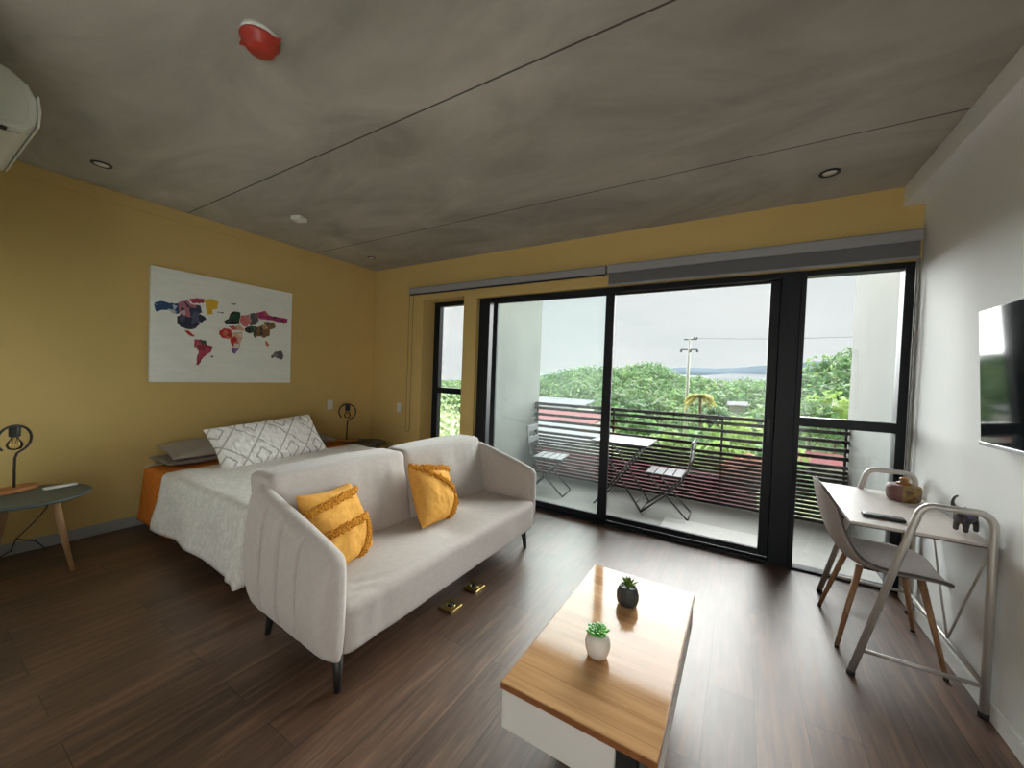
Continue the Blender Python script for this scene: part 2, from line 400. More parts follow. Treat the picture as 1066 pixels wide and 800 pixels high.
def ray(px, py): return rt*((px-533)/F)-up*((py-400)/F)+fw
def at(px, py, Y): d = ray(px, py); return EYE+d*(Y/d.y)           # point on the plane y = Y
def atx(px, py, X): d = ray(px, py); return EYE+d*(X/d.x)
def atz(px, py, Z): d = ray(px, py); return EYE+d*((Z-EYE.z)/d.z)

# ------------------------------------------------------------------ the room
XL, XR, YB, H = -4.44, 1.0, 3.60, 2.80
YR = -2.6                                           # rear of the room, behind the camera
def struct(name, bm, m, **k):
    o = obj(name, bm, m, **k); o['kind'] = 'structure'; return o

struct('floor', box(BM(), XL-.15, XR+.15, YR-.15, 3.76, -.10, 0), M_FLOOR)
struct('ceiling', box(BM(), XL-.15, XR+.15, YR-.15, 3.76, H, H+.18), M_CEIL)
struct('wall_left', box(BM(), XL-.15, XL, .05, 3.76, 0, H), M_YEL)
struct('wall_right', box(BM(), XR, XR+.15, YR, 3.76, 0, H), M_WHITE)
bm = BM(); box(bm, XL-.15, -2.62, .05, .20, 0, H); box(bm, -2.62, -2.47, YR, .20, 0, H)
struct('wall_rear', bm, M_WHITE)
struct('wall_behind', box(BM(), -2.62, XR+.15, YR-.15, YR, 0, H), M_WHITE)
bm = BM()                                           # window wall: piers, sill and header round the openings
Y2 = 3.76
box(bm, XL, -3.51, YB, 3.9, 0, H); box(bm, -3.51, -2.855, YB, 3.9, 0, .10); box(bm, -3.51, -2.855, YB, 3.9, 2.34, H)
box(bm, -2.855, -2.665, YB, 3.9, 0, H); box(bm, -2.665, XR, YB, Y2, 2.305, H)
struct('wall_back', bm, M_YELB)
struct('trim_2', box(BM(), XL, XL+.014, .2, YB, H-.10, H), M_YEL, bevel=.004)
struct('trim_1', box(BM(), .895, XR, YR, YB, 2.665, H), M_WHITE, bevel=.004)   # boxed beam along the right wall
struct('baseboard_left', box(BM(), XL, XL+.012, .2, YB, 0, .085), M_BASE, bevel=.002)
struct('baseboard_right', box(BM(), XR-.012, XR, YR, 3.62, 0, .08), M_WHITE, bevel=.002)
struct('baseboard_back', box(BM(), XL+.012, -3.51, YB-.012, YB, 0, .085), M_BASE, bevel=.002)

def setting(name, loc=(0, 0, 0)):
    o = bpy.data.objects.new(name, None); C.objects.link(o); o.location = loc; o['kind'] = 'structure'; return o

def frame_bars(bars, y0, y1):
    b = BM()
    for x0, x1, z0, z1 in bars: box(b, x0, x1, y0, y1, z0, z1)
    return b
def pane(name, x0, x1, z0, z1, y, parent, m=None):
    return obj(name, box(BM(), x0, x1, y, y+.006, z0, z1), m or M_GLASS, parent)

w1 = setting('window_1')
obj('window_frame', frame_bars([(-3.51, -3.415, .10, 2.34), (-2.93, -2.855, .10, 2.34), (-3.415, -2.93, 2.285, 2.34), (-3.415, -2.93, .10, .155), (-3.415, -2.93, 1.155, 1.23)], 3.815, 3.885), M_DARK, w1, bevel=.004)
pane('glass_pane', -3.42, -2.92, .15, 1.16, 3.847, w1); pane('glass_pane', -3.42, -2.92, 1.225, 2.29, 3.847, w1)

d1 = setting('door_1')
obj('door_frame', frame_bars([(-2.665, -2.52, 0, 2.305), (-2.52, .24, 2.255, 2.305), (-2.52, .24, 0, .022), (.24, .365, 0, 2.305)], 3.655, 3.775), M_DARK, d1, bevel=.004)
obj('floor_track', frame_bars([(-2.52, .24, .022, .034)], 3.69, 3.70), M_DARK, d1)
pa = obj('sliding_panel', frame_bars([(-2.475, -2.415, .034, 2.255), (-1.16, -1.075, .034, 2.255), (-2.415, -1.16, .034, .088), (-2.415, -1.16, 2.235, 2.255)], 3.662, 3.695), M_DARK, d1, bevel=.003)
pane('glass_pane', -2.42, -1.155, .08, 2.24, 3.676, pa, M_GLASSH)
pb = obj('sliding_panel', frame_bars([(-1.17, -1.11, .034, 2.255), (.172, .24, .034, 2.255), (-1.11, .172, .034, .084), (-1.11, .172, 2.240, 2.255)], 3.705, 3.74), M_DARK, d1, bevel=.003)
pane('glass_pane', -1.115, .178, .08, 2.245, 3.72, pb)
obj('door_handle', box(BM(), .192, .215, 3.688, 3.705, .95, 1.15), M_BLACK, pb, bevel=.004)

w2 = setting('window_2')
obj('window_frame', frame_bars([(.365, .40, 0, 2.305), (.94, 1.0, 0, 2.305), (.40, .94, 2.262, 2.305), (.40, .94, 0, .016), (.40, .94, 1.115, 1.185)], 3.66, 3.76), M_DARK, w2, bevel=.004)
pane('glass_pane', .39, .95, .01, 1.13, 3.71, w2); pane('glass_pane', .39, .95, 1.17, 2.27, 3.71, w2)

# ------------------------------------------------------------------ balcony
struct('balcony_floor', box(BM(), -2.82, 1.2, 3.76, 5.135, -.20, -.01), M_BALC)
struct('balcony_wall_left', box(BM(), -2.82, -2.62, 3.76, 5.2, -.01, 3.0), M_BWALL)
struct('balcony_wall_right', box(BM(), .97, 1.2, 3.78, 5.2, -.01, 3.0), M_BWALL)
rl = thing('balcony_railing', 'dark horizontal slat railing along the outer edge of the balcony', 'railing', (-.8, 5.1, 0))
RX0, RX1 = -2.62+.8, .97+.8
obj('top_rail', box(BM(), RX0, RX1, -.03, .03, 1.0, 1.04), M_SLAT, rl, bevel=.004)
zs = [.956, .865, .775, .69, .60]+[.545-.0445*i for i in range(13)]
for i, z in enumerate(zs):
    hh = .018 if i < 5 else .0155
    obj('slat', box(BM(), RX0, RX1, -.02, .02, z-hh, z+hh), M_SLAT, rl)
for x in (-2.60, -1.45, -.165, .95):
    obj('post', box(BM(), x+.8-.011, x+.8+.011, .021, .045, -.01, 1.0), M_SLAT, rl)

def folding_chair(label, loc, rz):                  # local: faces +X
    t = thing('folding_chair', label, 'chair', loc, rz, 'folding chairs on the balcony')
    for i in range(4):
        x0 = -.16+i*.092
        obj('seat_slat', box(BM(), x0, x0+.082, -.19, .19, .435, .450), M_BISTROT, t, bevel=.003)
    for s in (-1, 1):
        b = BM(); tube(b, [(.235, s*.175, .0), (-.02, s*.175, .235), (-.17, s*.175, .40), (-.225, s*.175, .55), (-.255, s*.175, .82)], .0095, 8)
        obj('back_leg', b, M_BISTRO, t)
        b = BM(); tube(b, [(-.235, s*.15, 0), (.19, s*.15, .432)], .0095, 8); obj('front_leg', b, M_BISTRO, t)
        obj('seat_rail', box(BM(), -.165, .205, s*.165-.006, s*.165+.006, .418, .435), M_BISTRO, t)
    for z in (.60, .735):
        x = -.225-(z-.55)*.11
        obj('back_slat', box(BM(), x-.006, x+.006, -.185, .185, z, z+.075), M_BISTROT, t, bevel=.003)
    for x, y in ((.235, .175), (-.235, .15)):
        b = BM(); tube(b, [(x, -y, .012), (x, y, .012)], .007, 8); obj('stretcher', b, M_BISTRO, t)
    return t
folding_chair('grey folding slat chair nearest the right door panel, facing the balcony table', (-.645, 4.46, -.01), PI-.0)
folding_chair('grey folding slat chair against the left balcony wall behind the hazy pane', (-2.02, 4.38, -.01), .12)
t = thing('bistro_table', 'pale square folding table between the two balcony chairs', 'table', (-1.13, 4.5, -.01))
obj('table_top', box(BM(), -.31, .31, -.29, .29, .712, .735), M_BISTROT, t, bevel=.006)
for s in (-1, 1):
    for q in (-1, 1):
        b = BM(); tube(b, [(-.26*q, s*(.24 if q > 0 else .215), .0), (.25*q, s*(.24 if q > 0 else .215), .712)], .010, 8); obj('leg', b, M_BISTRO, t)
for q in (-1, 1):
    b = BM(); tube(b, [(-.20*q, -.235, .085), (-.20*q, .235, .085)], .006, 8); obj('stretcher', b, M_BISTRO, t)
tag(obj('doormat', box(BM(), -.62, .20, 3.86, 4.28, -.01, .004), M_MAT, bevel=.006), 'pale rectangular mat lying on the balcony floor outside the right door panel', 'mat')

# ------------------------------------------------------------------ blinds
def blind(label, x0, x1, drop, chain_x, chain_z, gap=.014):
    t = thing('roller_blind', label, 'blind', (x0, 3.56, 2.45), 0, 'roller blinds over the window wall')
    w = x1-x0
    b = BM(); prof = [(.040, -.028), (.036, -.040), (-.032, -.040), (-.032, .030), (-.022, .040), (.040, .040)]
    prism(b, prof, 0, w, 0, 'x'); obj('cassette', b, M_TUBE, t, bevel=.008)
    if drop:
        obj('blind_fabric', box(BM(), .012, w-.012, -.012, -.009, -.04-drop, -.04), M_BLIND, t)
        obj('bottom_bar', box(BM(), .010, w-.010, -.018, -.003, -.04-drop-.016, -.04-drop), M_TUBE, t, bevel=.003)
    else:
        obj('bottom_bar', box(BM(), .012, w-.012, -.020, .002, -.052, -.040), M_DARK, t, bevel=.003)
    b = BM(); pts = []
    for sgn in (0, 1):
        pass
    cx, zb = chain_x-x0, chain_z-2.45
    up_ = [(cx-gap, 0, -.03+(zb+.05+.03)*k/8) for k in range(9)]
    arc = [(cx-gap*math.cos(a), 0, zb+.05-.05*math.sin(a)) for a in [PI*k/8 for k in range(1, 8)]]
    dn = [(cx+gap, 0, zb+.05+(-.03-zb-.05)*k/8) for k in range(9)]
    tube(b, up_+arc+dn, .0028, 6); obj('pull_chain', b, M_TUBE if drop else mat('chain_brown', (.22, .15, .08), .6), t)
    return t
blind('long rolled-up grey roller blind above the left window and left door panel', -3.70, -1.135, 0, -3.765+.085, .64, .035)
blind('thicker grey roller blind partly lowered above the right door panel', -1.12, .985, .10, .972, .75, .006)

# ------------------------------------------------------------------ air conditioner
t = thing('air_conditioner', 'white wall-mounted air conditioner high in the left corner', 'air conditioner', (-2.9, .20, 2.46))
pf = [(0, .0), (.06, .0), (.165, .012), (.196, .05), (.203, .10), (.20, .17), (.175, .225), (.12, .265), (.0, .29)]
b = BM(); prism(b, pf, -.86, 0, 0, 'x'); obj('body', b, M_PLAST, t, bevel=.012)
b = BM(); prism(b, [(.200, .045), (.208, .045), (.213, .12), (.206, .19), (.199, .19), (.203, .12)], -.86, .006, 0, 'x'); obj('front_panel', b, M_PLAST, t, bevel=.003)
b = BM(); prism(b, [(.03, .03), (.15, .035), (.172, .07), (.175, .15), (.14, .215), (.03, .245)], 0, .008, 0, 'x'); obj('end_cap', b, M_PLAST, t, bevel=.006)
b = BM(); prism(b, [(.07, -.012), (.160, .006), (.160, .012), (.07, -.004)], -.80, -.05, 0, 'x'); obj('air_flap', b, M_PLAST, t, bevel=.003)
obj('vent_slot', box(BM(), -.045, -.008, .05, .115, -.004, .002), M_BLACK, t)

# ------------------------------------------------------------------ ceiling fittings
def downlight(label, x, y, r=.055):
    t = thing('downlight', label, 'ceiling light', (x, y, H), 0, 'recessed ceiling downlights')
    b = BM(); lathe(b, [(r*.72, -.001), (r*.80, -.008), (r, -.006), (r*1.02, 0), (r*.7, 0)], 28); obj('trim_ring', b, M_BLACK, t, smooth=True)
    b = BM(); lathe(b, [(r*.70, 0), (r*.66, -.006), (r*.01, -.008)], 24); obj('lamp_lens', b, mat('lens_white', (.75, .74, .68), .3), t, smooth=True)
downlight('round downlight in the ceiling near the air conditioner', -3.93, .83)
downlight('round downlight in the ceiling above the desk and right window', .43, 3.16)
downlight('small round downlight in the ceiling at the back left corner', -3.95, 3.14, .045)
t = thing('smoke_detector', 'red dust cap over a white smoke detector on the ceiling', 'smoke detector', (-1.78, .83, H))
b = BM(); lathe(b, [(.070, 0), (.072, -.012), (.066, -.034), (.05, -.040)], 36); obj('detector_base', b, M_PLAST, t, smooth=True)
b = BM(); lathe(b, [(.072, -.022), (.073, -.030), (.058, -.040), (.053, -.062), (.046, -.070), (.004, -.072)], 36); obj('dust_cap', b, M_RED, t, smooth=True)
for a in (.4, .4+PI):
    b = BM(); prism(b, [(.06, -.024), (.098, 0), (.06, .024)], -.032, -.026); obj('cap_tab', b, M_RED, t, rz=a)
t = thing('ceiling_sensor', 'small white square box on the ceiling near the map picture', 'sensor', (-3.54, 2.01, H), .35)
b = BM(); box(b, -.05, .05, -.05, .05, -.036, 0); obj('body', b, M_PLAST, t, bevel=.008)
b = BM(); lathe(b, [(.022, -.041), (.026, -.036), (.026, -.034)], 20); obj('sensor_lens', b, M_PLAST, t, smooth=True)

# ------------------------------------------------------------------ wall plates
def plate(name, label, cat, org, X, Z, N, w=.072, h=.118, hole=True):
    t = thing(name, label, cat, org); M = basis((0, 0, 0), X, Z, N)
    obj('plate', box(BM(), -w/2, w/2, -h/2, h/2, 0, .008), M_PLAST, t, bevel=.003, mat=M)
    obj('rocker', box(BM(), -w*.26, w*.26, -h*.3, h*.3, .008, .012), M_PLAST, t, bevel=.002, mat=M)
    return t
plate('wall_socket', 'white wall plate on the ochre wall above the far bedside table', 'socket', (XL, 2.97, .965), Vector((0, -1, 0)), Vector((0, 0, 1)), Vector((1, 0, 0)))
plate('light_switch', 'white switch plate on the window wall beside the blind chain', 'switch', (-3.885, YB, .94), Vector((1, 0, 0)), Vector((0, 0, 1)), Vector((0, -1, 0)))

# ------------------------------------------------------------------ map picture
t = thing('map_canvas', 'white canvas with a patchwork world map on the ochre wall', 'picture', (XL, 1.84, 1.75))
obj('canvas', box(BM(), .001, .036, -.607, .607, -.505, .508), M_CANVAS, t, bevel=.004)
PM = [patch_mat('map_blue', (.02, .06, .16), (.12, .25, .42), (.45, .50, .55)), patch_mat('map_pink', (.45, .16, .20), (.03, .04, .08), (.55, .42, .42)),
      patch_mat('map_crimson', (.42, .05, .10), (.28, .03, .05), (.5, .18, .2)), patch_mat('map_navy', (.025, .03, .06), (.08, .09, .15), (.40, .40, .42)),
      patch_mat('map_yellow', (.70, .42, .03), (.70, .42, .03), (.04, .02, .015), 12), patch_mat('map_red', (.50, .03, .02), (.40, .02, .02), (.60, .15, .10)),
      patch_mat('map_cream', (.62, .40, .30), (.55, .12, .08), (.70, .62, .52)), patch_mat('map_green', (.025, .07, .035), (.05, .13, .06), (.02, .02, .02)),
      patch_mat('map_brown', (.22, .12, .05), (.07, .05, .03), (.42, .25, .10)), patch_mat('map_grey', (.10, .10, .10), (.13, .13, .13), (.20, .20, .20)),
      patch_mat('map_violet', (.16, .10, .24), (.25, .16, .30)), patch_mat('map_rose', (.62, .16, .16), (.55, .22, .20)), patch_mat('map_magenta', (.36, .03, .13), (.50, .10, .14), (.12, .03, .05))]
LAND = [(0, [(165, 295), (200, 285), (240, 295), (300, 300), (310, 330), (300, 355), (270, 355), (240, 335), (205, 335), (175, 345), (165, 320)]),
 (1, [(300, 292), (350, 278), (365, 300), (420, 312), (430, 350), (400, 370), (350, 380), (310, 370), (300, 330)]),
 (2, [(355, 275), (400, 268), (440, 272), (440, 295), (380, 300)]), (3, [(385, 342), (430, 365), (455, 385), (430, 405), (390, 400), (362, 380)]),
 (3, [(290, 370), (320, 360), (385, 385), (420, 410), (385, 440), (340, 440), (310, 430), (290, 405)]),
 (5, [(330, 445), (355, 450), (370, 465), (390, 480), (375, 482), (345, 465)]),
 (4, [(440, 280), (480, 272), (520, 290), (515, 325), (485, 335), (485, 360), (460, 360), (450, 320)]),
 (2, [(385, 500), (420, 497), (450, 512), (455, 527), (490, 540), (475, 570), (450, 585), (430, 605), (410, 640), (395, 640), (400, 600), (410, 565), (385, 540)]),
 (7, [(415, 500), (450, 505), (453, 522), (428, 528)]),
 (5, [(525, 450), (550, 435), (590, 447), (600, 490), (570, 495), (540, 490), (522, 470)]),
 (6, [(597, 462), (650, 455), (655, 480), (640, 520), (640, 543), (605, 548), (598, 510), (600, 490)]),
 (5, [(585, 492), (610, 480), (620, 500), (600, 540), (588, 520)]), (10, [(588, 546), (635, 548), (612, 580), (596, 572)]),
 (7, [(550, 398), (575, 385), (590, 350), (610, 343), (640, 348), (640, 380), (636, 410), (600, 412), (562, 413)]),
 (11, [(642, 368), (690, 362), (700, 398), (680, 430), (655, 425), (640, 400)]), (9, [(692, 356), (732, 350), (745, 395), (720, 420), (692, 425), (702, 395)]),
 (12, [(732, 352), (780, 340), (800, 365), (850, 376), (905, 385), (900, 405), (860, 405), (800, 392), (745, 385)]),
 (7, [(665, 437), (700, 425), (728, 425), (735, 450), (690, 465), (667, 455)]), (6, [(575, 424), (640, 420), (662, 440), (655, 452), (590, 443)]),
 (8, [(728, 432), (765, 417), (805, 447), (800, 480), (770, 490), (745, 480), (720, 490), (712, 465)]),
 (8, [(772, 402), (830, 405), (835, 430), (805, 445), (775, 422)]), (6, [(778, 500), (800, 528), (792, 540), (780, 525)]),
 (9, [(810, 590), (835, 566), (870, 563), (880, 590), (870, 612), (850, 604), (832, 595), (815, 605)]),
 (3, [(512, 343), (548, 347), (545, 355), (515, 352)]), (9, [(588, 298), (618, 298), (616, 306), (590, 304)]), (7, [(473, 594), (490, 588), (488, 600)])]
b = BM()
rg = random.Random(4)
for k, (mi, pg) in enumerate(LAND):
    out = []
    for i, p in enumerate(pg):
        q = pg[(i+1) % len(pg)]; n_ = max(1, int(math.hypot(q[0]-p[0], q[1]-p[1])/10))
        for s in range(n_):
            a = s/n_; j = 2.6 if s else 0
            out.append((p[0]+(q[0]-p[0])*a+rg.uniform(-j, j), p[1]+(q[1]-p[1])*a+rg.uniform(-j, j)))
    P3 = [atx(130+x/5.33, 260+y/5.33, XL+.037) for x, y in out]
    prism(b, [(p.y-1.84, p.z-1.75) for p in P3], .0362, .0368+.00005*k, mi, 'x')
obj('map_print', b, PM, t)

# ------------------------------------------------------------------ bed
BX0, BX1, BY0, BY1, BZ = XL+.03, -2.58, 1.20, 2.83, .54
t = thing('bed', 'double bed with white mattress on a dark base against the ochre wall', 'bed', (-3.43, 2.0, 0))
obj('bed_base', box(BM(), BX0+3.43+.02, BX1+3.43-.02, BY0-2.0+.03, BY1-2.0-.03, .14, .30), mat('bed_base_dark', (.03, .022, .018), .8), t, bevel=.01)
for x in (BX0+3.43+.10, BX1+3.43-.10):
    for y in (BY0-2+.10, BY1-2-.10):
        b = BM(); lathe(b, [(.022, 0), (.028, .14)], 16, c=(x, y, 0)); obj('leg', b, M_BLACK, t)
b = BM(); rbox(b, (BX1-BX0)/2, (BY1-BY0)/2, .12, .05, 16); obj('mattress', b, M_SHEET, t, loc=((BX0+BX1)/2+3.43, (BY0+BY1)/2-2, .42))

def drape(name, m, x0, x1, yn, yf, foot, z0, off, flare, res, wob, parent=None, mats=None, thick=.008):
    """cloth on the bed: flat between x0..x1, falling over the near side by yn, far side by yf, over the foot by foot"""
    b = BM(); uvl = b.loops.layers.uv.new('UVMap')
    U0, U1 = x0, x1+foot; V0, V1 = BY0-yn, BY1+yf
    nu, nv = int((U1-U0)/res), int((V1-V0)/res)
    def P(u, v):
        ox = max(0, u-BX1); oy = (BY0-v) if v < BY0 else ((v-BY1) if v > BY1 else 0); sy = -1 if v < BY0 else 1
        d = math.hypot(ox, oy)
        if ox > 0 and oy > 0: q_ = max(ox, oy)*(1+.06*min(ox, oy)/max(ox, oy)); ox, oy = ox*q_/d, oy*q_/d; d = q_
        cx, cy = min(u, BX1), min(max(v, BY0), BY1)
        rr = .035
        if d < 1e-6:
            w = nz(u, v, 3.1, 7)*.006+nz(u, v, 1.7, 18)*.003
            return Vector((u, v, z0+off+w))
        dx, dy = ox/d, sy*oy/d
        if d < rr*1.57:
            a = d/rr; h = rr*math.sin(a); z = z0+off-rr*(1-math.cos(a))
        else:
            e = d-rr*1.57; h = rr+e*flare; z = z0+off-rr-e*math.sqrt(max(0, 1-flare*flare))
            corner = min(ox, oy)/d
            fold = math.sin((u*1.0+v*.6)*11)*.5+nz(u, v, 5, 3.5)
            h += wob*fold*min(1, e/.3)*.02*(1.5 if corner > .1 else 1)+corner*e*.30
        h += off*.6
        return Vector((cx+dx*h, cy+dy*h, max(.012, z)))
    g = grid(b, nu, nv, lambda a, c: P(U0+(U1-U0)*a, V0+(V1-V0)*c))
    for f in b.faces:
        for l in f.loops:
            pass
    b.verts.ensure_lookup_table()
    idx = {}
    for i, row in enumerate(g):
        for j, v in enumerate(row): idx[v] = (U0+(U1-U0)*i/nu, V0+(V1-V0)*j/nv)
    for f in b.faces:
        for l in f.loops: l[uvl].uv = idx[l.vert]
    me = bpy.data.meshes.new(name); b.to_mesh(me); b.free()
    o = bpy.data.objects.new(name, me); C.objects.link(o)
    for q in (mats or [m]): me.materials.append(q)
    s = o.modifiers.new('s', 'SOLIDIFY'); s.thickness = thick; s.offset = 1
    if mats: s.material_offset = 1
    return o
o = drape('bed_throw', M_ORANGE, -4.20, -3.55, .44, .42, 0, BZ, .004, .10, .02, .6); tag(o, 'orange blanket across the head of the bed, hanging to the floor', 'blanket')
o = drape('bedspread', M_COVER, -3.80, BX1, .43, .43, .43, BZ, .016, .14, .022, 1.0, mats=[M_COVER, M_CBACK]); tag(o, 'pale grey damask bedspread covering the bed and hanging over its sides', 'bedspread')

def pillow_fn(w, h, th, wr=.006, seed=0, pinch=.05):
    def sh(u, v, s):
        a = max(0, 1-abs(u)**2.4); c = max(0, 1-abs(v)**2.4)
        t_ = th/2*(a**.5)*(c**.5)
        x = u*w/2*(1-pinch*(1-v*v)*0-pinch*(1-abs(v)**1.5)*abs(u)**3); y = v*h/2*(1-pinch*1.6*(1-abs(u)**1.5)*abs(v)**3)
        t_ *= 1+nz(u*3+seed, v*3, s, 1)*.10
        t_ += wr*nz(u*9+seed, v*9, s*2.0, 1)*(a*c)**.3
        return Vector((x, y, s*max(t_, .0015)))
    return sh
def pillow_bm(w, h, th, n=34, wr=.006, seed=0, pinch=.05):
    b = BM(); sh = pillow_fn(w, h, th, wr, seed, pinch)
    for s in (-1, 1): grid(b, n, n, lambda p, q: sh(p*2-1, q*2-1, s))
    bmesh.ops.remove_doubles(b, verts=b.verts, dist=.0034)
    return b
def pillow(name, label, w, h, th, c, X, Y, m, seed=0, cat='pillow', group=None, **k):
    X = Vector(X).normalized(); Z = X.cross(Vector(Y)).normalized(); Y = Z.cross(X)
    t = obj(name, pillow_bm(w, h, th, seed=seed, **k), m, smooth=True, subsurf=1)
    t.matrix_world = basis(c, X, Y, Z); tag(t, label, cat, group); return t
pillow('pillow', 'dark flat pillow lying lowest at the near head of the bed', .72, .44, .075, (-4.17, 1.58, .588), (0, 1, .0), (-1, 0, .0), M_GREYD, 3, group='grey pillows at the head of the bed')
pillow('pillow', 'grey pillow lying on top of the dark one at the near head of the bed',   .68, .44, .10, (-4.15, 1.60, .672), (.03, 1, .03), (-1, 0, .14), M_GREYP, 5, group='grey pillows at the head of the bed')
pillow('pillow', 'grey pillow at the far head of the bed, its tip past the patterned one', .70, .46, .14, (-4.18, 2.40, .62), (0, 1, .02), (-1, 0, .08), M_GREYP, 8, group='grey pillows at the head of the bed')
pillow('long_pillow', 'long white pillow with grey stitched diamonds leaning on the bed', 1.0, .46, .21, (-3.80, 1.95, .715), (-.07, 1, .065), (-.62, 0, .80), M_DIAM, 12, wr=.03, pinch=.06)

# ------------------------------------------------------------------ bedside tables and lamps
def bedside(label, x, y, legs=True):
    t = thing('bedside_table', label, 'bedside table', (x, y, 0), 0, 'round bedside tables')
    b = BM(); lathe(b, [(.270, .478), (.288, .482), (.293, .492), (.290, .500), (.27, .503)], 56); obj('table_top', b, M_SLATE, t, smooth=False, bevel=0)
    for k in range(3):
        a = math.radians((32, 200, 288)[k]); ca, sa = math.cos(a), math.sin(a)
        b = BM(); tube(b, [(ca*.185, sa*.185, .478), (ca*.225, sa*.225, .30), (ca*.305, sa*.305, 0)], [.021, .019, .012], 14); obj('leg', b, M_OAK, t)
    b = BM(); box(b, -.06, .06, -.06, .06, .455, .478); obj('leg_plate', b, M_BLACK, t)
    return t
bedside('round dark bedside table with wooden legs at the near side of the bed', -4.04, .53)
bedside('round dark bedside table in the corner by the window wall', -4.125, 3.215)
def lamp(label, x, y, sc, rz):
    t = thing('table_lamp', label, 'lamp', (x, y, .503), rz, 'black ring lamps on the bedside tables')
    t.scale = (sc, sc, sc)
    b = BM(); prism(b, [(.075*math.cos(a)+.035*(1 if math.cos(a) > 0 else -1), .055*math.sin(a)) for a in [2*PI*k/36 for k in range(36)]], 0, .022); obj('lamp_base', b, mat('lamp_base_wood', (.42, .17, .05), .5, col2=(.34, .13, .035), scale=20, stretch=(1, 8, 8)), t, bevel=.004)
    R, zc = .082, .315
    pts = [(0, 0, .02), (0, 0, .12), (.002, 0, .20), (.012, 0, .228), (.030, 0, zc-R+.006)]
    pts += [(R*math.cos(a), 0, zc+R*math.sin(a)) for a in [math.radians(-62+8*k) for k in range(37)]]
    b = BM(); tube(b, pts, .0065, 10); obj('ring_stem', b, M_BLACK, t)
    b = BM(); lathe(b, [(.010, .0), (.024, -.004), (.024, -.060), (.018, -.064)], 24, c=(0, 0, zc+R-.004)); obj('socket', b, M_BLACK, t, smooth=True, bevel=.002)
    b = BM(); lathe(b, [(.013, 0), (.016, -.012), (.032, -.040), (.034, -.055), (.026, -.075), (.003, -.083)], 28, c=(0, 0, zc+R-.066)); obj('bulb', b, M_BULB, t, smooth=True)
    b = BM(); tube(b, [(.012*math.cos(a), .012*math.sin(a), zc+.012-.045*(k % 2)+.004) for k, a in enumerate([2*PI*k/10 for k in range(10)])], .0016, 6, closed=True); obj('filament', b, M_FIL, t)
    return t
lamp('black ring lamp on a wooden base on the near bedside table', -4.23, .50, 1.13, math.radians(122))
lamp('black ring lamp on the far bedside table in the corner', -4.27, 3.10, 1.2, math.radians(62))
b = BM(); rbox(b, .022, .082, .008, .008, 8)
tag(obj('remote_control', b, M_PLAST, loc=(-4.12, .69, .512), rz=.16), 'white remote control lying on the near bedside table', 'remote')
t = thing('power_strip', 'small dark power adaptor with cable hanging under the near bedside table', 'adaptor', (-4.16, .62, 0))
b = BM(); box(b, -.03, .03, -.07, .05, .435, .478); obj('adaptor_body', b, mat('dark_grey_plastic', (.05, .055, .05), .5), t, bevel=.004)
b = BM(); tube(b, [(0, .02, .44), (-.03, .02, .36), (-.10, -.03, .25), (-.16, -.10, .14), (-.17, -.12, .06), (-.20, -.20, .006), (-.22, -.26, .005)], .004, 6)
tube(b, [(-.16, -.10, .14), (-.12, -.02, .11), (-.13, .02, .05), (-.16, .03, .008)], .004, 6); obj('cable', b, M_BLACK, t)

# ------------------------------------------------------------------ sofa
SX, SY = -1.8, 1.9
t = thing('sofa', 'pale beige two-seat fabric sofa at the foot of the bed', 'sofa', (SX, SY, 0))
Rc = .20; xa, ya, xb, yb = -1.39, 1.005, -2.155, 2.82
path = []
def seg(p, q, n):
    for i in range(n): path.append((p[0]+(q[0]-p[0])*i/n, p[1]+(q[1]-p[1])*i/n))
seg((xa, ya), (xb+Rc, ya), 96)
for k in range(14):
    a = -PI/2-PI/2*k/14; path.append((xb+Rc+Rc*math.cos(a), ya+Rc+Rc*math.sin(a)))
seg((xb, ya+Rc), (xb, yb-Rc), 40)
for k in range(14):
    a = PI-PI/2*k/14; path.append((xb+Rc+Rc*math.cos(a), yb-Rc+Rc*math.sin(a)))
seg((xb+Rc, yb), (-1.425, yb), 96); path.append((-1.425, yb))
N = len(path); rings = []; b = BM()
def height(x):
    u = (x-xa)/(-2.06-xa)                           # 0 at the arm front, 1 at the back
    return .625+.205*max(0, min(1, u))**.85
for i, (x, y) in enumerate(path):
    p, q = path[max(0, i-1)], path[min(N-1, i+1)]
    tx, ty = q[0]-p[0], q[1]-p[1]; l = math.hypot(tx, ty); tx /= l; ty /= l
    nx, ny = ty*-1, tx                              # left-hand normal
    # outward: away from the seat
    if (x-(-1.75))*nx+(y-1.91)*ny < 0: nx, ny = -nx, -ny
    fr = min(1, (x-(-2.2))/.77); ed = min(i, N-1-i)
    h = height(x); zb = .185+.045*max(0, min(1, (-1.5-x)/.6))
    th = .046
    fe = ed*.0056
    if fe < .045: k = math.sqrt(max(.06, 1-(1-fe/.045)**2)); h -= .045*(1-k); th *= k
    groove = 0
    for gx in (-1.60, -1.745, -1.89):
        groove = max(groove, math.exp(-((x-gx)/.0075)**2)) if y < 1.9 and abs(y-ya) < .05 or y > 1.9 and abs(y-yb) < .05 else groove
    bl = .040*(1-(1-min(1, ed/14))**2)               # bulge of the outer skin
    sec = [(-th, zb), (th*.55, zb), (th+bl*.45, zb+.045), (th+bl*.9, zb+.13), (th+bl, zb+.22), (th+bl*.8, h-.12), (th+bl*.45, h-.05), (th*.9, h-.018), (th*.4, h), (-th*.35, h+.001), (-th*.85, h-.018), (-th, h-.06), (-th, .40)]
    ring = []
    for k, (d, z) in enumerate(sec):
        if 1 < k < 7: d -= groove*.034
        ring.append(b.verts.new((x+nx*d-SX, y+ny*d-SY, z)))
    rings.append(ring)
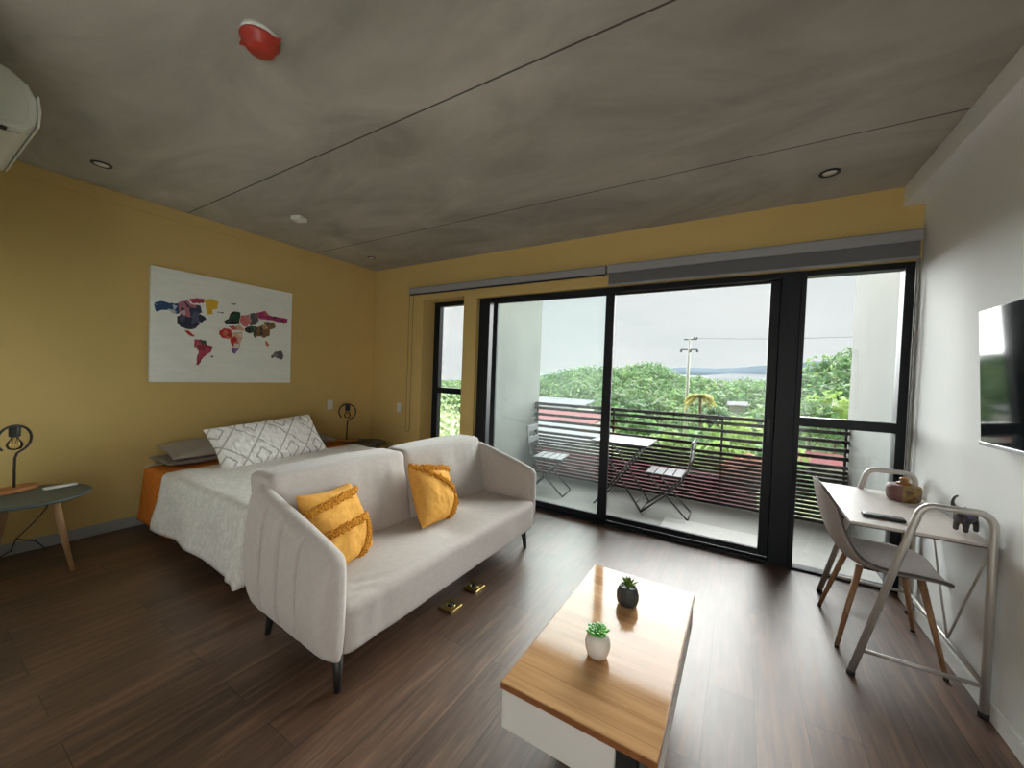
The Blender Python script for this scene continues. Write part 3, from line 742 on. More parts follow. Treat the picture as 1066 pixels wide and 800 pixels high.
for i in range(N-1):
    for k in range(13):
        f = b.faces.new((rings[i][k], rings[i][(k+1) % 13], rings[i+1][(k+1) % 13], rings[i+1][k])); f.smooth = True
b.faces.new(rings[0]); b.faces.new(rings[-1])
obj('sofa_shell', b, M_SOFA, t, subsurf=1)
def pad(q, n):                                      # back pad: leaning, puffy, creased at the top
    s = .035*max(0, 1-(q.y/.46)**2)*max(0, 1-(q.z/.24)**2)
    q = q+Vector((s*1.0, 0, .014*max(0, 1-(q.y/.46)**2) if q.z > .1 else 0))
    cr = math.exp(-((q.z-.12)/.08)**2)*(math.sin(q.y*46)*.5+.5)*nz(q.y*6, q.z*2, 9, 1)*.022
    q.x += cr+nz(q.x, q.y, q.z, 6)*.006
    q.x -= (q.z+.2)*.20
    return q
for yc, nm in ((1.470, 'back_pad'), (2.362, 'back_pad')):
    b = BM(); rbox(b, .115, .452, .240, .042, 24, pad); obj('back_cushion', b, M_SOFA, t, loc=(-2.02-SX, yc-SY, .622), subsurf=1)
def seatfn(q, n):
    y = q.y
    for yc in (-.43, .43):
        u = (y-yc)/.43
        if abs(u) < 1 and q.z > 0: q = q+Vector((0, 0, .026*(1-u*u)*max(0, 1-(q.x/.34)**2)))
    g = math.exp(-((y-.02)/.018)**2)
    if q.z > .04: q = q+Vector((0, 0, -.026*g*(1 if q.x < .22 else .3)))
    w = nz(q.x, q.y, q.z, 5)*.007
    e = math.exp(-((q.y+.72)/.09)**2)*math.exp(-((q.x-.24)/.10)**2)   # creases by the near arm
    w += e*math.sin((q.x+q.y)*75)*.011
    q = q+n*w
    bump = math.exp(-((q.x+.02-(y-.2)*.35)/.10)**2-((y-.16)/.13)**2) # slack fold beside the middle seam
    if q.z > .05: q.z += bump*.042
    return q
b = BM(); rbox(b, .325, .875, .118, .045, 30, seatfn); obj('seat_cushion', b, M_SOFA, t, loc=(-1.722-SX, 1.912-SY, .288), subsurf=1)
b = BM(); box(b, -2.08-SX, -1.46-SX, 1.04-SY, 2.79-SY, .165, .215); obj('base_frame', b, M_BLACK, t, bevel=.01)
for x, y in ((-1.462, 1.05), (-1.475, 2.778), (-2.10, 1.08), (-2.10, 2.75)):
    b = BM(); dx = .02 if x > -1.8 else -.02; dy = -.012 if y < 1.9 else .012
    tube(b, [(x-SX-dx, y-SY-dy, .17), (x-SX, y-SY, 0)], [.024, .014], 14); obj('leg', b, M_BLACK, t)

def throw_cushion(label, c, X, Y, seed, lines):
    X = Vector(X).normalized(); Z = X.cross(Vector(Y)).normalized(); Y = Z.cross(X)
    t = obj('throw_cushion', pillow_bm(.44, .44, .17, n=30, wr=.008, seed=seed, pinch=.07), M_MUST, smooth=True, subsurf=1)
    t.matrix_world = basis(c, X, Y, Z); tag(t, label, 'cushion', 'mustard cushions on the sofa')
    sh_ = pillow_fn(.44, .44, .17, .008, seed, .07)
    def top(u, v): return sh_(u, v, 1)
    for (u0, v0, u1, v1) in lines:
        b = BM(); rr_ = random.Random(seed)
        pts = [top(u0+(u1-u0)*k/44, v0+(v1-v0)*k/44)+Vector((0, 0, .002)) for k in range(45)]
        for k, p in enumerate(pts):                 # ragged tufts along the line
            for _ in range(7):
                d = Vector((rr_.uniform(-1, 1), rr_.uniform(-1, 1), rr_.uniform(.3, 1.2))).normalized()
                q = p+Vector((rr_.uniform(-.012, .012), rr_.uniform(-.012, .012), 0))
                tube(b, [q-Vector((0, 0, .006)), q+d*.009, q+d*.016+Vector((rr_.uniform(-.006, .006), rr_.uniform(-.006, .006), 0))], [.007, .006, .004], 5)
        obj('tufted_fringe', b, M_TUFT, t, smooth=True)
    return t
throw_cushion('mustard fringed cushion in the near corner of the sofa', (-1.80, 1.27, .585), (-.34, .92, -.10), (-.42, -.10, .86), 21, ((-.97, .50, .95, .72), (-.97, -.12, .96, -.02), (.15, -.97, .90, -.06)))
throw_cushion('mustard fringed cushion in the middle of the sofa', (-1.80, 2.01, .580), (-.12, .95, -.20), (-.46, .16, .86), 33, ((-.6, .80, .95, .74), (-.97, .86, .96, -.12), (.1, -.97, .92, -.14)))

# floor sockets
for i, (x, y, lab) in enumerate(((-1.455, 1.805, 'dull brass floor socket nearest the camera, beside the front of the sofa'), (-1.462, 2.055, 'bright brass floor socket farther along the front of the sofa'))):
    t = thing('floor_socket', lab, 'socket', (x, y, 0), 0, 'brass floor sockets')
    obj('brass_plate', box(BM(), -.052, .052, -.05, .05, 0, .012), M_BRASS, t, bevel=.003)
    b = BM(); lathe(b, [(.030, .012), (.030, .015), (.026, .015), (.024, .0125), (.002, .0125)], 28); obj('socket_ring', b, M_BRASS, t, smooth=True)
    b = BM(); lathe(b, [(.019, .0122), (.017, .0165), (.002, .0165)], 24, c=(0, .0, 0)); obj('socket_hole', b, M_BLACK, t)

# ------------------------------------------------------------------ coffee table
t = thing('coffee_table', 'low coffee table with glossy wooden top and white sides', 'coffee table', (-.403, 1.59, 0))
CX, CY = .2525, .49
obj('table_top', box(BM(), -CX, CX, -CY, CY, .358, .380), [M_TABLE], t, bevel=.003)
b = BM()
e_ = .0015
box(b, -CX-e_, CX+e_, -CY-e_, -CY, .356, .376); box(b, -CX-e_, CX+e_, CY, CY+e_, .356, .376); box(b, -CX-e_, -CX, -CY, CY, .356, .376); box(b, CX, CX+e_, -CY, CY, .356, .376)
obj('top_edging', b, M_TEDGE, t)
obj('front_panel', box(BM(), -CX+.002, .135, -CY+.008, -CY+.026, .215, .358), M_LAM, t, bevel=.002)
obj('side_panel', box(BM(), -CX+.002, -CX+.02, -CY+.026, CY-.06, .215, .358), M_LAM, t, bevel=.002)
obj('side_panel', box(BM(), CX-.022, CX-.004, -CY+.008, CY-.13, .215, .358), M_LAM, t, bevel=.002)
obj('back_panel', box(BM(), -CX+.02, CX-.022, .33, .348, .215, .358), M_LAM, t, bevel=.002)
obj('bottom_panel', box(BM(), -CX+.02, CX-.022, -CY+.026, .33, .215, .23), M_LAM, t)
for x0, x1, y0, y1 in ((.142, .196, -CY+.01, -CY+.06), (-.19, -.14, -.12, -.07)):
    obj('leg', box(BM(), x0, x1, y0, y1, 0, .357), M_BLACK, t, bevel=.003)
for x0, x1 in ((CX-.026, CX-.004), (-CX+.004, -CX+.026)):
    obj('end_block', box(BM(), x0, x1, CY-.128, CY-.006, .215, .357), M_TEDGE, t, bevel=.003)
for x0 in (-.19, .14):
    obj('leg', box(BM(), x0, x0+.05, .27, .32, 0, .357), M_BLACK, t, bevel=.003)

def succulent(label, x, y, s, potm, leafm, round_pot, spiky, nleaf):
    t = thing('potted_succulent', label, 'plant', (x, y, .380), 0, 'potted succulents on the coffee table'); t.scale = (s, s, s)
    b = BM()
    if round_pot: lathe(b, [(.020, 0), (.034, .006), (.044, .030), (.046, .050), (.040, .074), (.031, .086), (.027, .086), (.026, .080), (.003, .080)], 36)
    else: lathe(b, [(.026, 0), (.040, .006), (.046, .03), (.046, .055), (.039, .078), (.034, .084), (.030, .082), (.030, .076), (.003, .076)], 36, fn=lambda r, z, a: r*(1+.06*math.cos(9*a)) if r > .03 else r)
    obj('pot', b, potm, t, smooth=True)
    b = BM(); rr_ = random.Random(nleaf)
    for k in range(nleaf):
        f = k/nleaf; a = k*2.39996; tilt = (.15+.95*f) if not spiky else (.10+.85*f)
        ln = (.020+.026*f) if not spiky else (.034+.022*f); wd = (.008+.006*f) if not spiky else .0065
        d = Vector((math.cos(a)*math.sin(tilt), math.sin(a)*math.sin(tilt), math.cos(tilt))); sd = Vector((-math.sin(a), math.cos(a), 0)); nn = d.cross(sd)
        o_ = Vector((math.cos(a)*.006*f, math.sin(a)*.006*f, .080))
        prev = None; shp = ((0, .5), (.35, .9), (.7, 1.0), (.9, .6), (1.0, .08)) if not spiky else ((0, 1), (.3, 1), (.65, .75), (1, .08))
        rg_ = []
        for u, ww in shp:
            p = o_+d*ln*u-nn*(.005*u*u)
            rg_.append([b.verts.new(p+sd*wd*ww*math.cos(q)+nn*wd*.35*ww*math.sin(q)) for q in (0, PI/3, 2*PI/3, PI, 4*PI/3, 5*PI/3)])
        for i in range(len(rg_)-1):
            for q in range(6): b.faces.new((rg_[i][q], rg_[i][(q+1) % 6], rg_[i+1][(q+1) % 6], rg_[i+1][q])).smooth = True
        b.faces.new(rg_[-1])
    obj('leaf_rosette', b, leafm, t, smooth=True)
succulent('bright green succulent in a round white pot, the nearer plant on the coffee table', -.419, 1.40, 1.02, M_POTW, M_SUCC, True, False, 34)
succulent('spiky dark succulent in a black pot, the farther plant on the coffee table', -.408, 1.80, 1.02, M_POTD, M_SUCD, False, True, 30)

# ------------------------------------------------------------------ desk
t = thing('desk', 'slim folding desk of silver tubes with pale top against the right wall', 'desk', (.75, 2.94, 0))
def arch(y):
    pts = [(.530, y, .012), (.713, y, .765)]
    pts += [(.730+.055*(1-math.cos(a)), y, .820+.072*math.sin(a)) for a in [math.radians(10*k) for k in range(1, 10)]]
    pts += [(.915+.055*math.sin(a), y, .835+.058*math.cos(a)) for a in [math.radians(10*k) for k in range(0, 10)]]
    pts += [(.973, y, .60), (.975, y, .012)]
    return [(p[0]-.75, p[1]-2.94, p[2]) for p in pts]
for y in (2.50, 3.38):
    b = BM(); tube(b, arch(y), .0155, 14); obj('leg_frame', b, M_CHROME, t)
    b = BM(); tube(b, [(.566-.75, y-2.94, .135), (.974-.75, y-2.94, .135)], .009, 10); obj('side_bar', b, M_CHROME, t)
    for x in (.530, .975):
        b = BM(); lathe(b, [(.0175, 0), (.0175, .022)], 14, c=(x-.75, y-2.94, 0)); obj('foot_cap', b, M_RUBBER, t)
b = BM(); tube(b, [(.975-.75, 2.50-2.94, .135), (.975-.75, 3.38-2.94, .135)], .009, 10); obj('back_bar', b, M_CHROME, t)
for y in (2.53, 3.16):
    b = BM(); tube(b, [(.975-.75, y-2.94, .728), (.975-.75, 2.865-2.94, .14)], .0055, 8); obj('brace', b, M_CHROME, t)
b = BM(); box(b, .50-.75, .985-.75, 2.518-2.94, 3.40-2.94, .742, .757); obj('desk_top', b, M_DESKT, t, bevel=.003)
b = BM(); box(b, .499-.75, .986-.75, 2.516-2.94, 3.402-2.94, .738, .7415); obj('top_underside', b, M_DESKE, t)

t = thing('wooden_jar', 'squat mauve and ochre lidded jar at the far end of the desk', 'jar', (.868, 3.19, .757))
b = BM(); lathe(b, [(.062, 0), (.073, .008), (.078, .03), (.078, .075), (.073, .092), (.060, .096), (.004, .096)], 40)
o = obj('jar_body', b, [M_MAGB, M_OCHP], t, smooth=True, bevel=0)
for p in o.data.polygons: p.material_index = 1 if (p.center.x*.95-p.center.y*.3) > -.005 else 0
b = BM(); lathe(b, [(.034, .096), (.036, .104), (.022, .110), (.016, .118), (.022, .128), (.018, .136), (.003, .138)], 28); obj('lid', b, M_LID, t, smooth=True)
b = BM(); rbox(b, .082, .030, .009, .008, 10)
tag(obj('glasses_case', b, M_BLACK, loc=(.655, 2.665, .7662), rz=-.05), 'slim black case lying on the desk top near its front edge', 'case')

# elephant: one body skinned from joints, trunk raised
def skin_body(name, joints, edges, m, parent, sub=2):
    me = bpy.data.meshes.new(name); me.from_pydata([j[0] for j in joints], edges, []); o = bpy.data.objects.new(name, me); C.objects.link(o); o.parent = parent
    sk = o.modifiers.new('skin', 'SKIN'); sk.use_smooth_shade = True
    for i, j in enumerate(joints):
        r = j[1]; me.skin_vertices[0].data[i].radius = (r, r) if not isinstance(r, tuple) else r
    me.skin_vertices[0].data[0].use_root = True
    s = o.modifiers.new('ss', 'SUBSURF'); s.levels = s.render_levels = sub
    me.materials.append(m); return o
t = thing('elephant_figurine', 'small dark elephant figurine with raised trunk on the desk by the wall', 'figurine', (.945, 2.665, .757), math.radians(222)); t.scale = (.95, 1.0, 1.25)
J = [((-.005, 0, .062), .027), ((.032, 0, .064), .026), ((-.038, 0, .060), .023), ((.058, 0, .084), .020), ((.078, 0, .092), .016), ((.094, 0, .104), .009), ((.100, 0, .122), .0065), ((.088, 0, .136), .005), ((.066, 0, .142), .004),
     ((.034, .017, .030), .011), ((.036, .018, .004), .0105), ((.034, -.017, .030), .011), ((.036, -.018, .004), .0105),
     ((-.036, .016, .030), .011), ((-.036, .017, .004), .0105), ((-.036, -.016, .030), .011), ((-.036, -.017, .004), .0105), ((-.062, 0, .050), .004), ((-.068, 0, .028), .003)]
E_ = [(0, 1), (0, 2), (1, 3), (3, 4), (4, 5), (5, 6), (6, 7), (7, 8), (1, 9), (9, 10), (1, 11), (11, 12), (2, 13), (13, 14), (2, 15), (15, 16), (2, 17), (17, 18)]
skin_body('body', J, E_, M_ELE, t)
for s in (-1, 1):
    b = BM()
    grid(b, 8, 8, lambda u, v: Vector((.052-.030*math.sin(v*PI)*u-.006*u, s*(.018+.010*u*math.sin(PI*v)), .098-.052*v+.006*math.sin(u*PI))))
    obj('ear', b, M_ELEV, t, solid=.004, smooth=True)
    b = BM(); tube(b, [(.080, s*.010, .082), (.096, s*.013, .078), (.107, s*.013, .086)], [.0035, .003, .001], 8); obj('tusk', b, M_POTW, t)

# ------------------------------------------------------------------ shell chair
t = thing('dining_chair', 'grey upholstered shell chair with wooden legs tucked at the desk', 'chair', (.715, 2.93, 0))
PR = [(-.289, .868, .085), (-.287, .852, .140), (-.279, .80, .186), (-.262, .72, .202), (-.236, .63, .205), (-.200, .545, .208), (-.150, .480, .215), (-.080, .448, .222), (.0, .440, .226), (.09, .443, .224), (.17, .450, .212), (.222, .447, .185), (.245, .436, .140)]
def cr(P, u):
    n_ = len(P)-1; s = min(n_-1e-6, u*n_); i = int(s); f = s-i
    p0, p1, p2, p3 = P[max(0, i-1)], P[i], P[i+1], P[min(n_, i+2)]
    return [.5*((2*p1[k])+(-p0[k]+p2[k])*f+(2*p0[k]-5*p1[k]+4*p2[k]-p3[k])*f*f+(-p0[k]+3*p1[k]-3*p2[k]+p3[k])*f**3) for k in range(3)]
def shellpt(u, v):
    x, z, w = cr(PR, u); s = v*2-1
    a = cr(PR, min(1, u+.01)); c = cr(PR, max(0, u-.01)); tx, tz = a[0]-c[0], a[1]-c[1]; l = math.hypot(tx, tz) or 1
    nx, nz_ = -tz/l, tx/l                            # towards the sitter
    lift = min(1, u/.22)**1.5*(.055 if u < .75 else .055*(1-(u-.75)*3.2))*abs(s)**2.4
    return Vector((x+nx*lift, s*w, z+nz_*lift))
b = BM(); grid(b, 40, 20, shellpt)
o = obj('seat_shell', b, [M_RIM, M_RIMD], t, smooth=True); s = o.modifiers.new('s', 'SOLIDIFY'); s.thickness = .022; s.offset = -1 ; s.material_offset_rim = 1
s2 = o.modifiers.new('ss', 'SUBSURF'); s2.levels = s2.render_levels = 1
for x, y, x1, y1 in ((-.11, .135, -.215, .228), (-.11, -.135, -.203, -.217), (.13, .135, .215, .217), (.13, -.135, .213, -.218)):
    b = BM(); tube(b, [(x, y, .446), (x1, y1, .012)], [.0165, .010], 14); lg = obj('leg', b, M_LEGW, t)
    b = BM(); tube(b, [(x1-(x1-x)*.0, y1, .0), (x1, y1, .014)], [.0105, .0108], 12); obj('foot_pad', b, M_RUBBER, lg)
b = BM(); box(b, -.09, .10, -.09, -.07, .414, .427); box(b, -.09, .10, .07, .09, .414, .427); box(b, -.02, .02, -.07, .07, .414, .427); obj('under_frame', b, M_BLACK, t, bevel=.004)

# ------------------------------------------------------------------ television
t = thing('television', 'black flat television tilted forward on the right wall', 'television', (XR, 2.06, 1.49))
TM = Matrix.Translation((-.062, 0, 0)) @ Matrix.Rotation(math.radians(-3.0), 4, 'Y')
obj('housing', box(BM(), -.004, .022, -.54, .54, -.305, .305), M_BLACK, t, bevel=.005, mat=TM)
obj('screen', box(BM(), -.0055, -.004, -.532, .532, -.288, .299), mat('tv_screen', (.006, .008, .010), .06, spec=.7), t, mat=TM)
obj('bottom_bezel', box(BM(), -.008, .004, -.54, .54, -.306, -.289), mat('bezel_silver', (.35, .36, .38), .35, metal=.6), t, bevel=.002, mat=TM)
obj('wall_bracket', box(BM(), -.050, -.001, -.12, .12, -.10, .10), M_BLACK, t)

# ------------------------------------------------------------------ outside
GZ = -6.5
struct('ground', box(BM(), -160, 120, 8, 230, GZ-1, GZ), mat('ground_grass', (.20, .28, .10), .95, col2=(.30, .33, .16), scale=.15))
struct('lane', box(BM(), -60, 60, 20.5, 24.5, GZ, GZ+.03), mat('asphalt_pale', (.42, .42, .41), .9))

def corrugated(b, x0, x1, y0, y1, za, zb, pitch=.25, amp=.025, th=.04, mi=0):
    n_ = int((x1-x0)/pitch)*4
    def P(u, v, o): x = x0+(x1-x0)*u; return Vector((x, y0+(y1-y0)*v, za+(zb-za)*v+amp*math.sin(2*PI*(x-x0)/pitch)+o))
    for o in (0, -th): grid(b, n_, 1, lambda u, v, o=o: P(u, v, o), mi)
def house(name, label, x0, x1, y0, y1, zr, rise, roofm, cat='building', group=None, gable=False, nw=3):
    t = thing(name, label, cat, ((x0+x1)/2, (y0+y1)/2, GZ), 0, group)
    cx, cy = (x0+x1)/2, (y0+y1)/2; h = zr-GZ
    obj('walls', box(BM(), x0+.3-cx, x1-.3-cx, y0+.3-cy, y1-.3-cy, 0, h-.06), M_HWALL, t)
    b = BM(); pitch = .3 if (y0 < 22) else .6
    if gable:
        corrugated(b, x0-cx, x1-cx, y0-cy, 0, h, h+rise, pitch); corrugated(b, x0-cx, x1-cx, y1-cy, 0, h, h+rise, pitch)
    else: corrugated(b, x0-cx, x1-cx, y0-cy, y1-cy, h, h+rise, pitch)
    obj('roof', b, roofm, t)
    for k in range(nw):
        wx = x0-cx+(x1-x0)*(k+.5)/nw
        obj('window', box(BM(), wx-.6, wx+.6, y0+.26-cy, y0+.32-cy, h-2.4, h-1.2), M_HWIN, t)
    return t
house('shed', 'building under a wide magenta-red corrugated roof just below the balcony railing', -8.6, .55, 11, 16.5, -3.45, 1.45, M_RROOF, nw=4)
house('house', 'low house with a pale grey metal roof seen through the left railing slats', -13.2, -7.4, 19, 27.0, -2.35, .35, M_WROOF, nw=3)
house('house', 'house with a faded pink metal roof behind the grey roof on the left', -18.5, -9.8, 28.5, 35, -2.2, .5, M_PROOF, nw=3)
house('warehouse', 'long white-roofed warehouse at the foot of the wooded hill', -33, -17.8, 46, 54, -2.5, .8, M_WROOF, nw=5)
house('pavilion', 'low shelter with a long pinkish roof seen through the right window', 1.5, 14, 38, 41, -4.6, .5, M_PROOF, nw=4)
house('cottage', 'small white hut among the trees beyond the right part of the railing', -1.6, 1.0, 62, 65, -1.6, .5, M_WROOF, nw=1)

def cards(b, tone, c, r, n, size, sq=1.0, rg=random, base=None, hollow=.45):
    """a crown or canopy clump: n small leaf sprays spread through an ellipsoid"""
    base = rg.random() if base is None else base
    for _ in range(n):
        while True:
            d = Vector((rg.uniform(-1, 1), rg.uniform(-1, 1), rg.uniform(-1, 1)))
            if hollow < d.length < 1: break
        p = Vector(c)+Vector((d.x*r, d.y*r, d.z*r*sq))
        nn = (d.normalized()+Vector((rg.uniform(-.7, .7), rg.uniform(-.7, .7), rg.uniform(-.3, .9)))).normalized()
        u, w = frame_of(nn); a = rg.uniform(0, PI); s = size*rg.uniform(.6, 1.3)
        e1 = (u*math.cos(a)+w*math.sin(a))*s; e2 = (w*math.cos(a)-u*math.sin(a))*s*.55
        f = b.faces.new([b.verts.new(p-e1), b.verts.new(p+e2-e1*.1), b.verts.new(p+e1), b.verts.new(p-e2-e1*.1)])
        tv = max(0, min(1, base*.55+rg.random()*.45))
        for l in f.loops: l[tone] = (tv, tv, tv, 1)
def leafmesh():
    b = BM(); return b, b.loops.layers.color.new('tone')

def tree(name, label, cat, px, py, Y, ch, m, group=None, rs=None, n=900, size=.22, seed=0):
    """px,py = where the crown top stands in the view at distance Y; ch = crown height"""
    rg = random.Random(seed+int(px)); top = at(px, py, Y); r = rs or ch*.55
    t = thing(name, label, cat, (top.x, top.y, GZ), 0, group)
    zt = top.z-GZ; b, tone = leafmesh()
    k = 9
    for i in range(k):
        a = i*2.4; q = (i/k)**.5*r*.75
        zc = zt-ch*.30-(ch*.45)*((i/k))*rg.uniform(.4, 1.0)
        cards(b, tone, (q*math.cos(a), q*math.sin(a), zc), r*.48, n//k, size, .75, rg)
    obj('foliage', b, m, t)
    b = BM(); tube(b, [(0, 0, 0), (.1, .05, (zt-ch)*.6), (0, 0, max(.5, zt-ch*.5))], [.22, .17, .10], 8); obj('trunk', b, M_TRUNK, t)
    for s in (-1, 1):
        b = BM(); tube(b, [(0, 0, max(.3, zt-ch*.8)), (s*r*.45, .1*s, zt-ch*.42)], [.10, .04], 6); obj('branch', b, M_TRUNK, t)
    return t
GT = 'trees below the wooded hill'
TR = [(668, 447, 24, 3.6, M_LEAFY, 'yellow-green tree behind the right folding chair'), (700, 441, 25, 4.0, M_LEAFY, 'bright green tree below the utility pole'),
      (735, 436, 27, 4.4, M_LEAF, 'mid green tree to the right of the utility pole below the railing top'), (778, 422, 26, 5.0, M_LEAFY, 'bright lime tree beside the dark post, rising above the railing'),
      (755, 452, 21, 3.4, M_LEAFY, 'low leafy tree seen between the upper slats right of the folding chair'), (785, 468, 17, 2.0, M_LEAFR, 'russet bush behind the railing beside the dark post'),
      (800, 455, 22, 3.6, M_LEAF, 'green tree partly behind the dark door post'), (845, 405, 46, 7.5, M_LEAFD, 'tall green tree left in the right window'),
      (872, 398, 48, 7.0, M_LEAFY, 'yellowish green tree right of centre in the right window'), (665, 425, 40, 4.5, M_LEAF, 'leafy tree just above the railing left of the utility pole'),
      (748, 418, 44, 4.2, M_LEAFD, 'dark leafy tree just right of the palm'), (600, 425, 62, 5.0, M_LEAF, 'pale green tree at the right end of the long white roof'), (645, 418, 55, 5.0, M_LEAF, 'round tree just right of the middle door stile')]
for i, (px, py, Y, ch, m, lab) in enumerate(TR):
    tree('broadleaf_tree', lab, 'tree', px, py, Y, ch, m, GT, n=1000 if Y < 30 else 700, size=.20 if Y < 30 else .34, seed=i*7)
# the bush close to the left window
rg = random.Random(77)
t = thing('garden_shrub', 'pale green leafy shrub filling the lower left window', 'shrub', (-6.6, 6.6, GZ))
b, tone = leafmesh()
for k in range(16): cards(b, tone, (rg.uniform(-1.7, 1.7), rg.uniform(-1.2, 1.2), 6.0+rg.uniform(-1.2, 1.25)), .85, 330, .055, .9, rg)
obj('foliage', b, M_LEAFB, t)
b = BM()
for k in range(5): tube(b, [(rg.uniform(-.3, .3), rg.uniform(-.2, .2), 0), (rg.uniform(-.8, .8), rg.uniform(-.5, .5), 3), (rg.uniform(-1.4, 1.4), rg.uniform(-.9, .9), 6.2)], [.09, .06, .02], 6)
obj('stem', b, M_TRUNK, t)
# palm
pt = at(729, 408, 42)
t = thing('palm_tree', 'yellowish palm right of the utility pole', 'tree', (pt.x, pt.y, GZ))
b, tone = leafmesh(); zt = pt.z-GZ-.4
for k in range(34):
    a = k*2.39996; el = rg.uniform(-.35, .8); L_ = 1.3
    for q in range(14):
        u = (q+1)/14; p = Vector((math.cos(a)*L_*u*math.cos(el), math.sin(a)*L_*u*math.cos(el), zt+L_*u*math.sin(el)-.95*u*u))
        for s in (-1, 1):
            sd = Vector((-math.sin(a), math.cos(a), 0))*s; ln = .55*(1-abs(u-.45))
            f = b.faces.new([b.verts.new(p), b.verts.new(p+Vector((math.cos(a)*.2, math.sin(a)*.2, 0))), b.verts.new(p+sd*ln+Vector((math.cos(a)*.2, math.sin(a)*.2, -.2)))])
            tv = rg.random()
            for l in f.loops: l[tone] = (tv, tv, tv, 1)
obj('frond_crown', b, M_PALM, t)
b = BM(); tube(b, [(0, 0, 0), (.15, 0, zt*.5), (0, 0, zt)], [.2, .15, .12], 8); obj('trunk', b, M_TRUNK, t)

# wooded hills: terrain with its canopy (nobody could count the trees)
def hill(name, pts, Y, depth, label, clump, seed):
    rg = random.Random(seed); b = BM()
    P = [at(x, y, Y) for x, y in pts]
    def zt(x):
        for p, q in zip(P, P[1:]):
            if p.x <= x <= q.x:
                f = (x-p.x)/(q.x-p.x); return p.z+(q.z-p.z)*f
        return P[0].z if x < P[0].x else P[-1].z
    x0, x1 = P[0].x, P[-1].x
    def T(u, v):
        x = x0+(x1-x0)*u; y = Y-depth+depth*1.6*v; k = min(1, v*1.6)
        f = k**.8 if v < .625 else 1-(v-.625)*1.2
        return Vector((x, y, GZ+(zt(x)-1.3*clump-GZ)*f))
    grid(b, 60, 14, T)
    struct(name, b, mat('hill_soil', (.12, .17, .07), .95))
    b, tone = leafmesh()
    n_ = int((x1-x0)*depth/(clump*clump*.95))
    for _ in range(n_):
        u, v = rg.random(), rg.random()**.8*.66; p = T(u, v)
        if v > .55: p = T(u, rg.uniform(.58, .64))
        r = clump*rg.uniform(.65, 1.25)
        cards(b, tone, (p.x, p.y, p.z+r*.55), r, 90, r*.17, .8, rg, hollow=.6)
    o = obj(name.replace('hill', 'forest_canopy'), b, M_LEAFD); tag(o, label, 'forest', kind='stuff')
hill('hill', [(520, 395), (562, 392), (575, 390.5), (600, 386), (625, 379), (640, 383), (655, 381), (666, 378), (690, 378), (700, 385), (712, 391), (722, 391), (740, 396), (755, 398), (765, 395), (775, 393), (785, 397), (800, 396), (850, 400)], 120, 62, 'dense green forest covering the hill beyond the roofs', 2.6, 5)
hill('hill', [(800, 402), (825, 388), (838, 380), (850, 377), (860, 370), (875, 366), (890, 362), (930, 356), (1000, 360)], 100, 42, 'forest on the steeper hill seen through the right window', 2.6, 9)
hill('hill', [(380, 399), (455, 396), (480, 397), (530, 396)], 150, 40, 'low far trees seen through the upper left window', 2.6, 15)

# utility pole and wires
pp = at(718, 352, 45); t = thing('utility_pole', 'grey utility pole with two crossarms beyond the railing', 'utility pole', (pp.x, pp.y, GZ)); zt = pp.z-GZ
b = BM(); tube(b, [(0, 0, 0), (0, 0, zt)], [.20, .13], 12); obj('pole', b, M_POLE, t)
obj('crossarm', box(BM(), -.55, .75, -.06, .06, zt-.22, zt-.10), M_POLED, t)
obj('crossarm', box(BM(), -.85, .85, -.06, .06, zt-1.32, zt-1.20), M_POLED, t)
for x, z in ((-.78, zt-1.32), (.80, zt-1.32), (.12, zt-1.32)):
    b = BM(); lathe(b, [(.04, 0), (.14, -.05), (.14, -.16), (.06, -.24)], 12, c=(x, -.05, z)); obj('insulator', b, M_POLED, t, smooth=True)
for x in (.45, .70):
    b = BM(); lathe(b, [(.05, 0), (.10, .06), (.10, .14), (.03, .2)], 12, c=(x, 0, zt-.10)); obj('insulator', b, M_POLED, t, smooth=True)
wz = pp.z-.05
def wire(label, a, c, sag, r=.02, group='overhead wires'):
    b = BM(); a = Vector(a); c = Vector(c)
    tube(b, [a+(c-a)*k/14-Vector((0, 0, sag*4*(k/14)*(1-k/14))) for k in range(15)], r, 6); tag(obj('overhead_wire', b, M_POLED), label, 'wire', group)
wire('overhead wire running right from the top of the utility pole across the sky', (pp.x+.6, 45, wz), at(1010, 345, 40), .25)
for i, (y0, y1, lab) in enumerate(((399, 417, 'topmost of the cables strung low across the wooded hill'), (404, 421, 'second cable from the top strung low across the wooded hill'), (410, 424, 'third cable from the top strung low across the wooded hill'), (419, 428, 'lowest of the cables strung low across the wooded hill'))):
    wire(lab, at(560, y0+4, 47), at(930, y1, 43), .3, .014, 'cables across the hillside')

# far mountains, cloud bank and the gulf
def ridge(name, label, pts, Y, zb, m, cat, thick):
    b = BM(); P = [at(x, y, Y) for x, y in pts]; n_ = 80; x0, x1 = P[0].x, P[-1].x
    def zt(x):
        for p, q in zip(P, P[1:]):
            if p.x <= x <= q.x: return p.z+(q.z-p.z)*(x-p.x)/(q.x-p.x)
        return P[-1].z
    def T(u, v):
        x = x0+(x1-x0)*u; z = zt(x)+nz(x/Y*14, 0, 3, 1)*Y*.0028
        s = 1-abs(v-.5)*2
        return Vector((x, Y+(v-.5)*thick, zb+(z-zb)*s))
    grid(b, n_, 6, T)
    o = obj(name, b, m, smooth=True); tag(o, label, cat, kind='structure'); return o
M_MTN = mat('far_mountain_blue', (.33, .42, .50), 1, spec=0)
ridge('distant_mountain', 'hazy blue mountains on the horizon', [(540, 391), (640, 385), (700, 383), (720, 382.5), (745, 384), (765, 383), (800, 381), (850, 376), (1000, 390)], 6000, -60, M_MTN, 'mountain', 160)
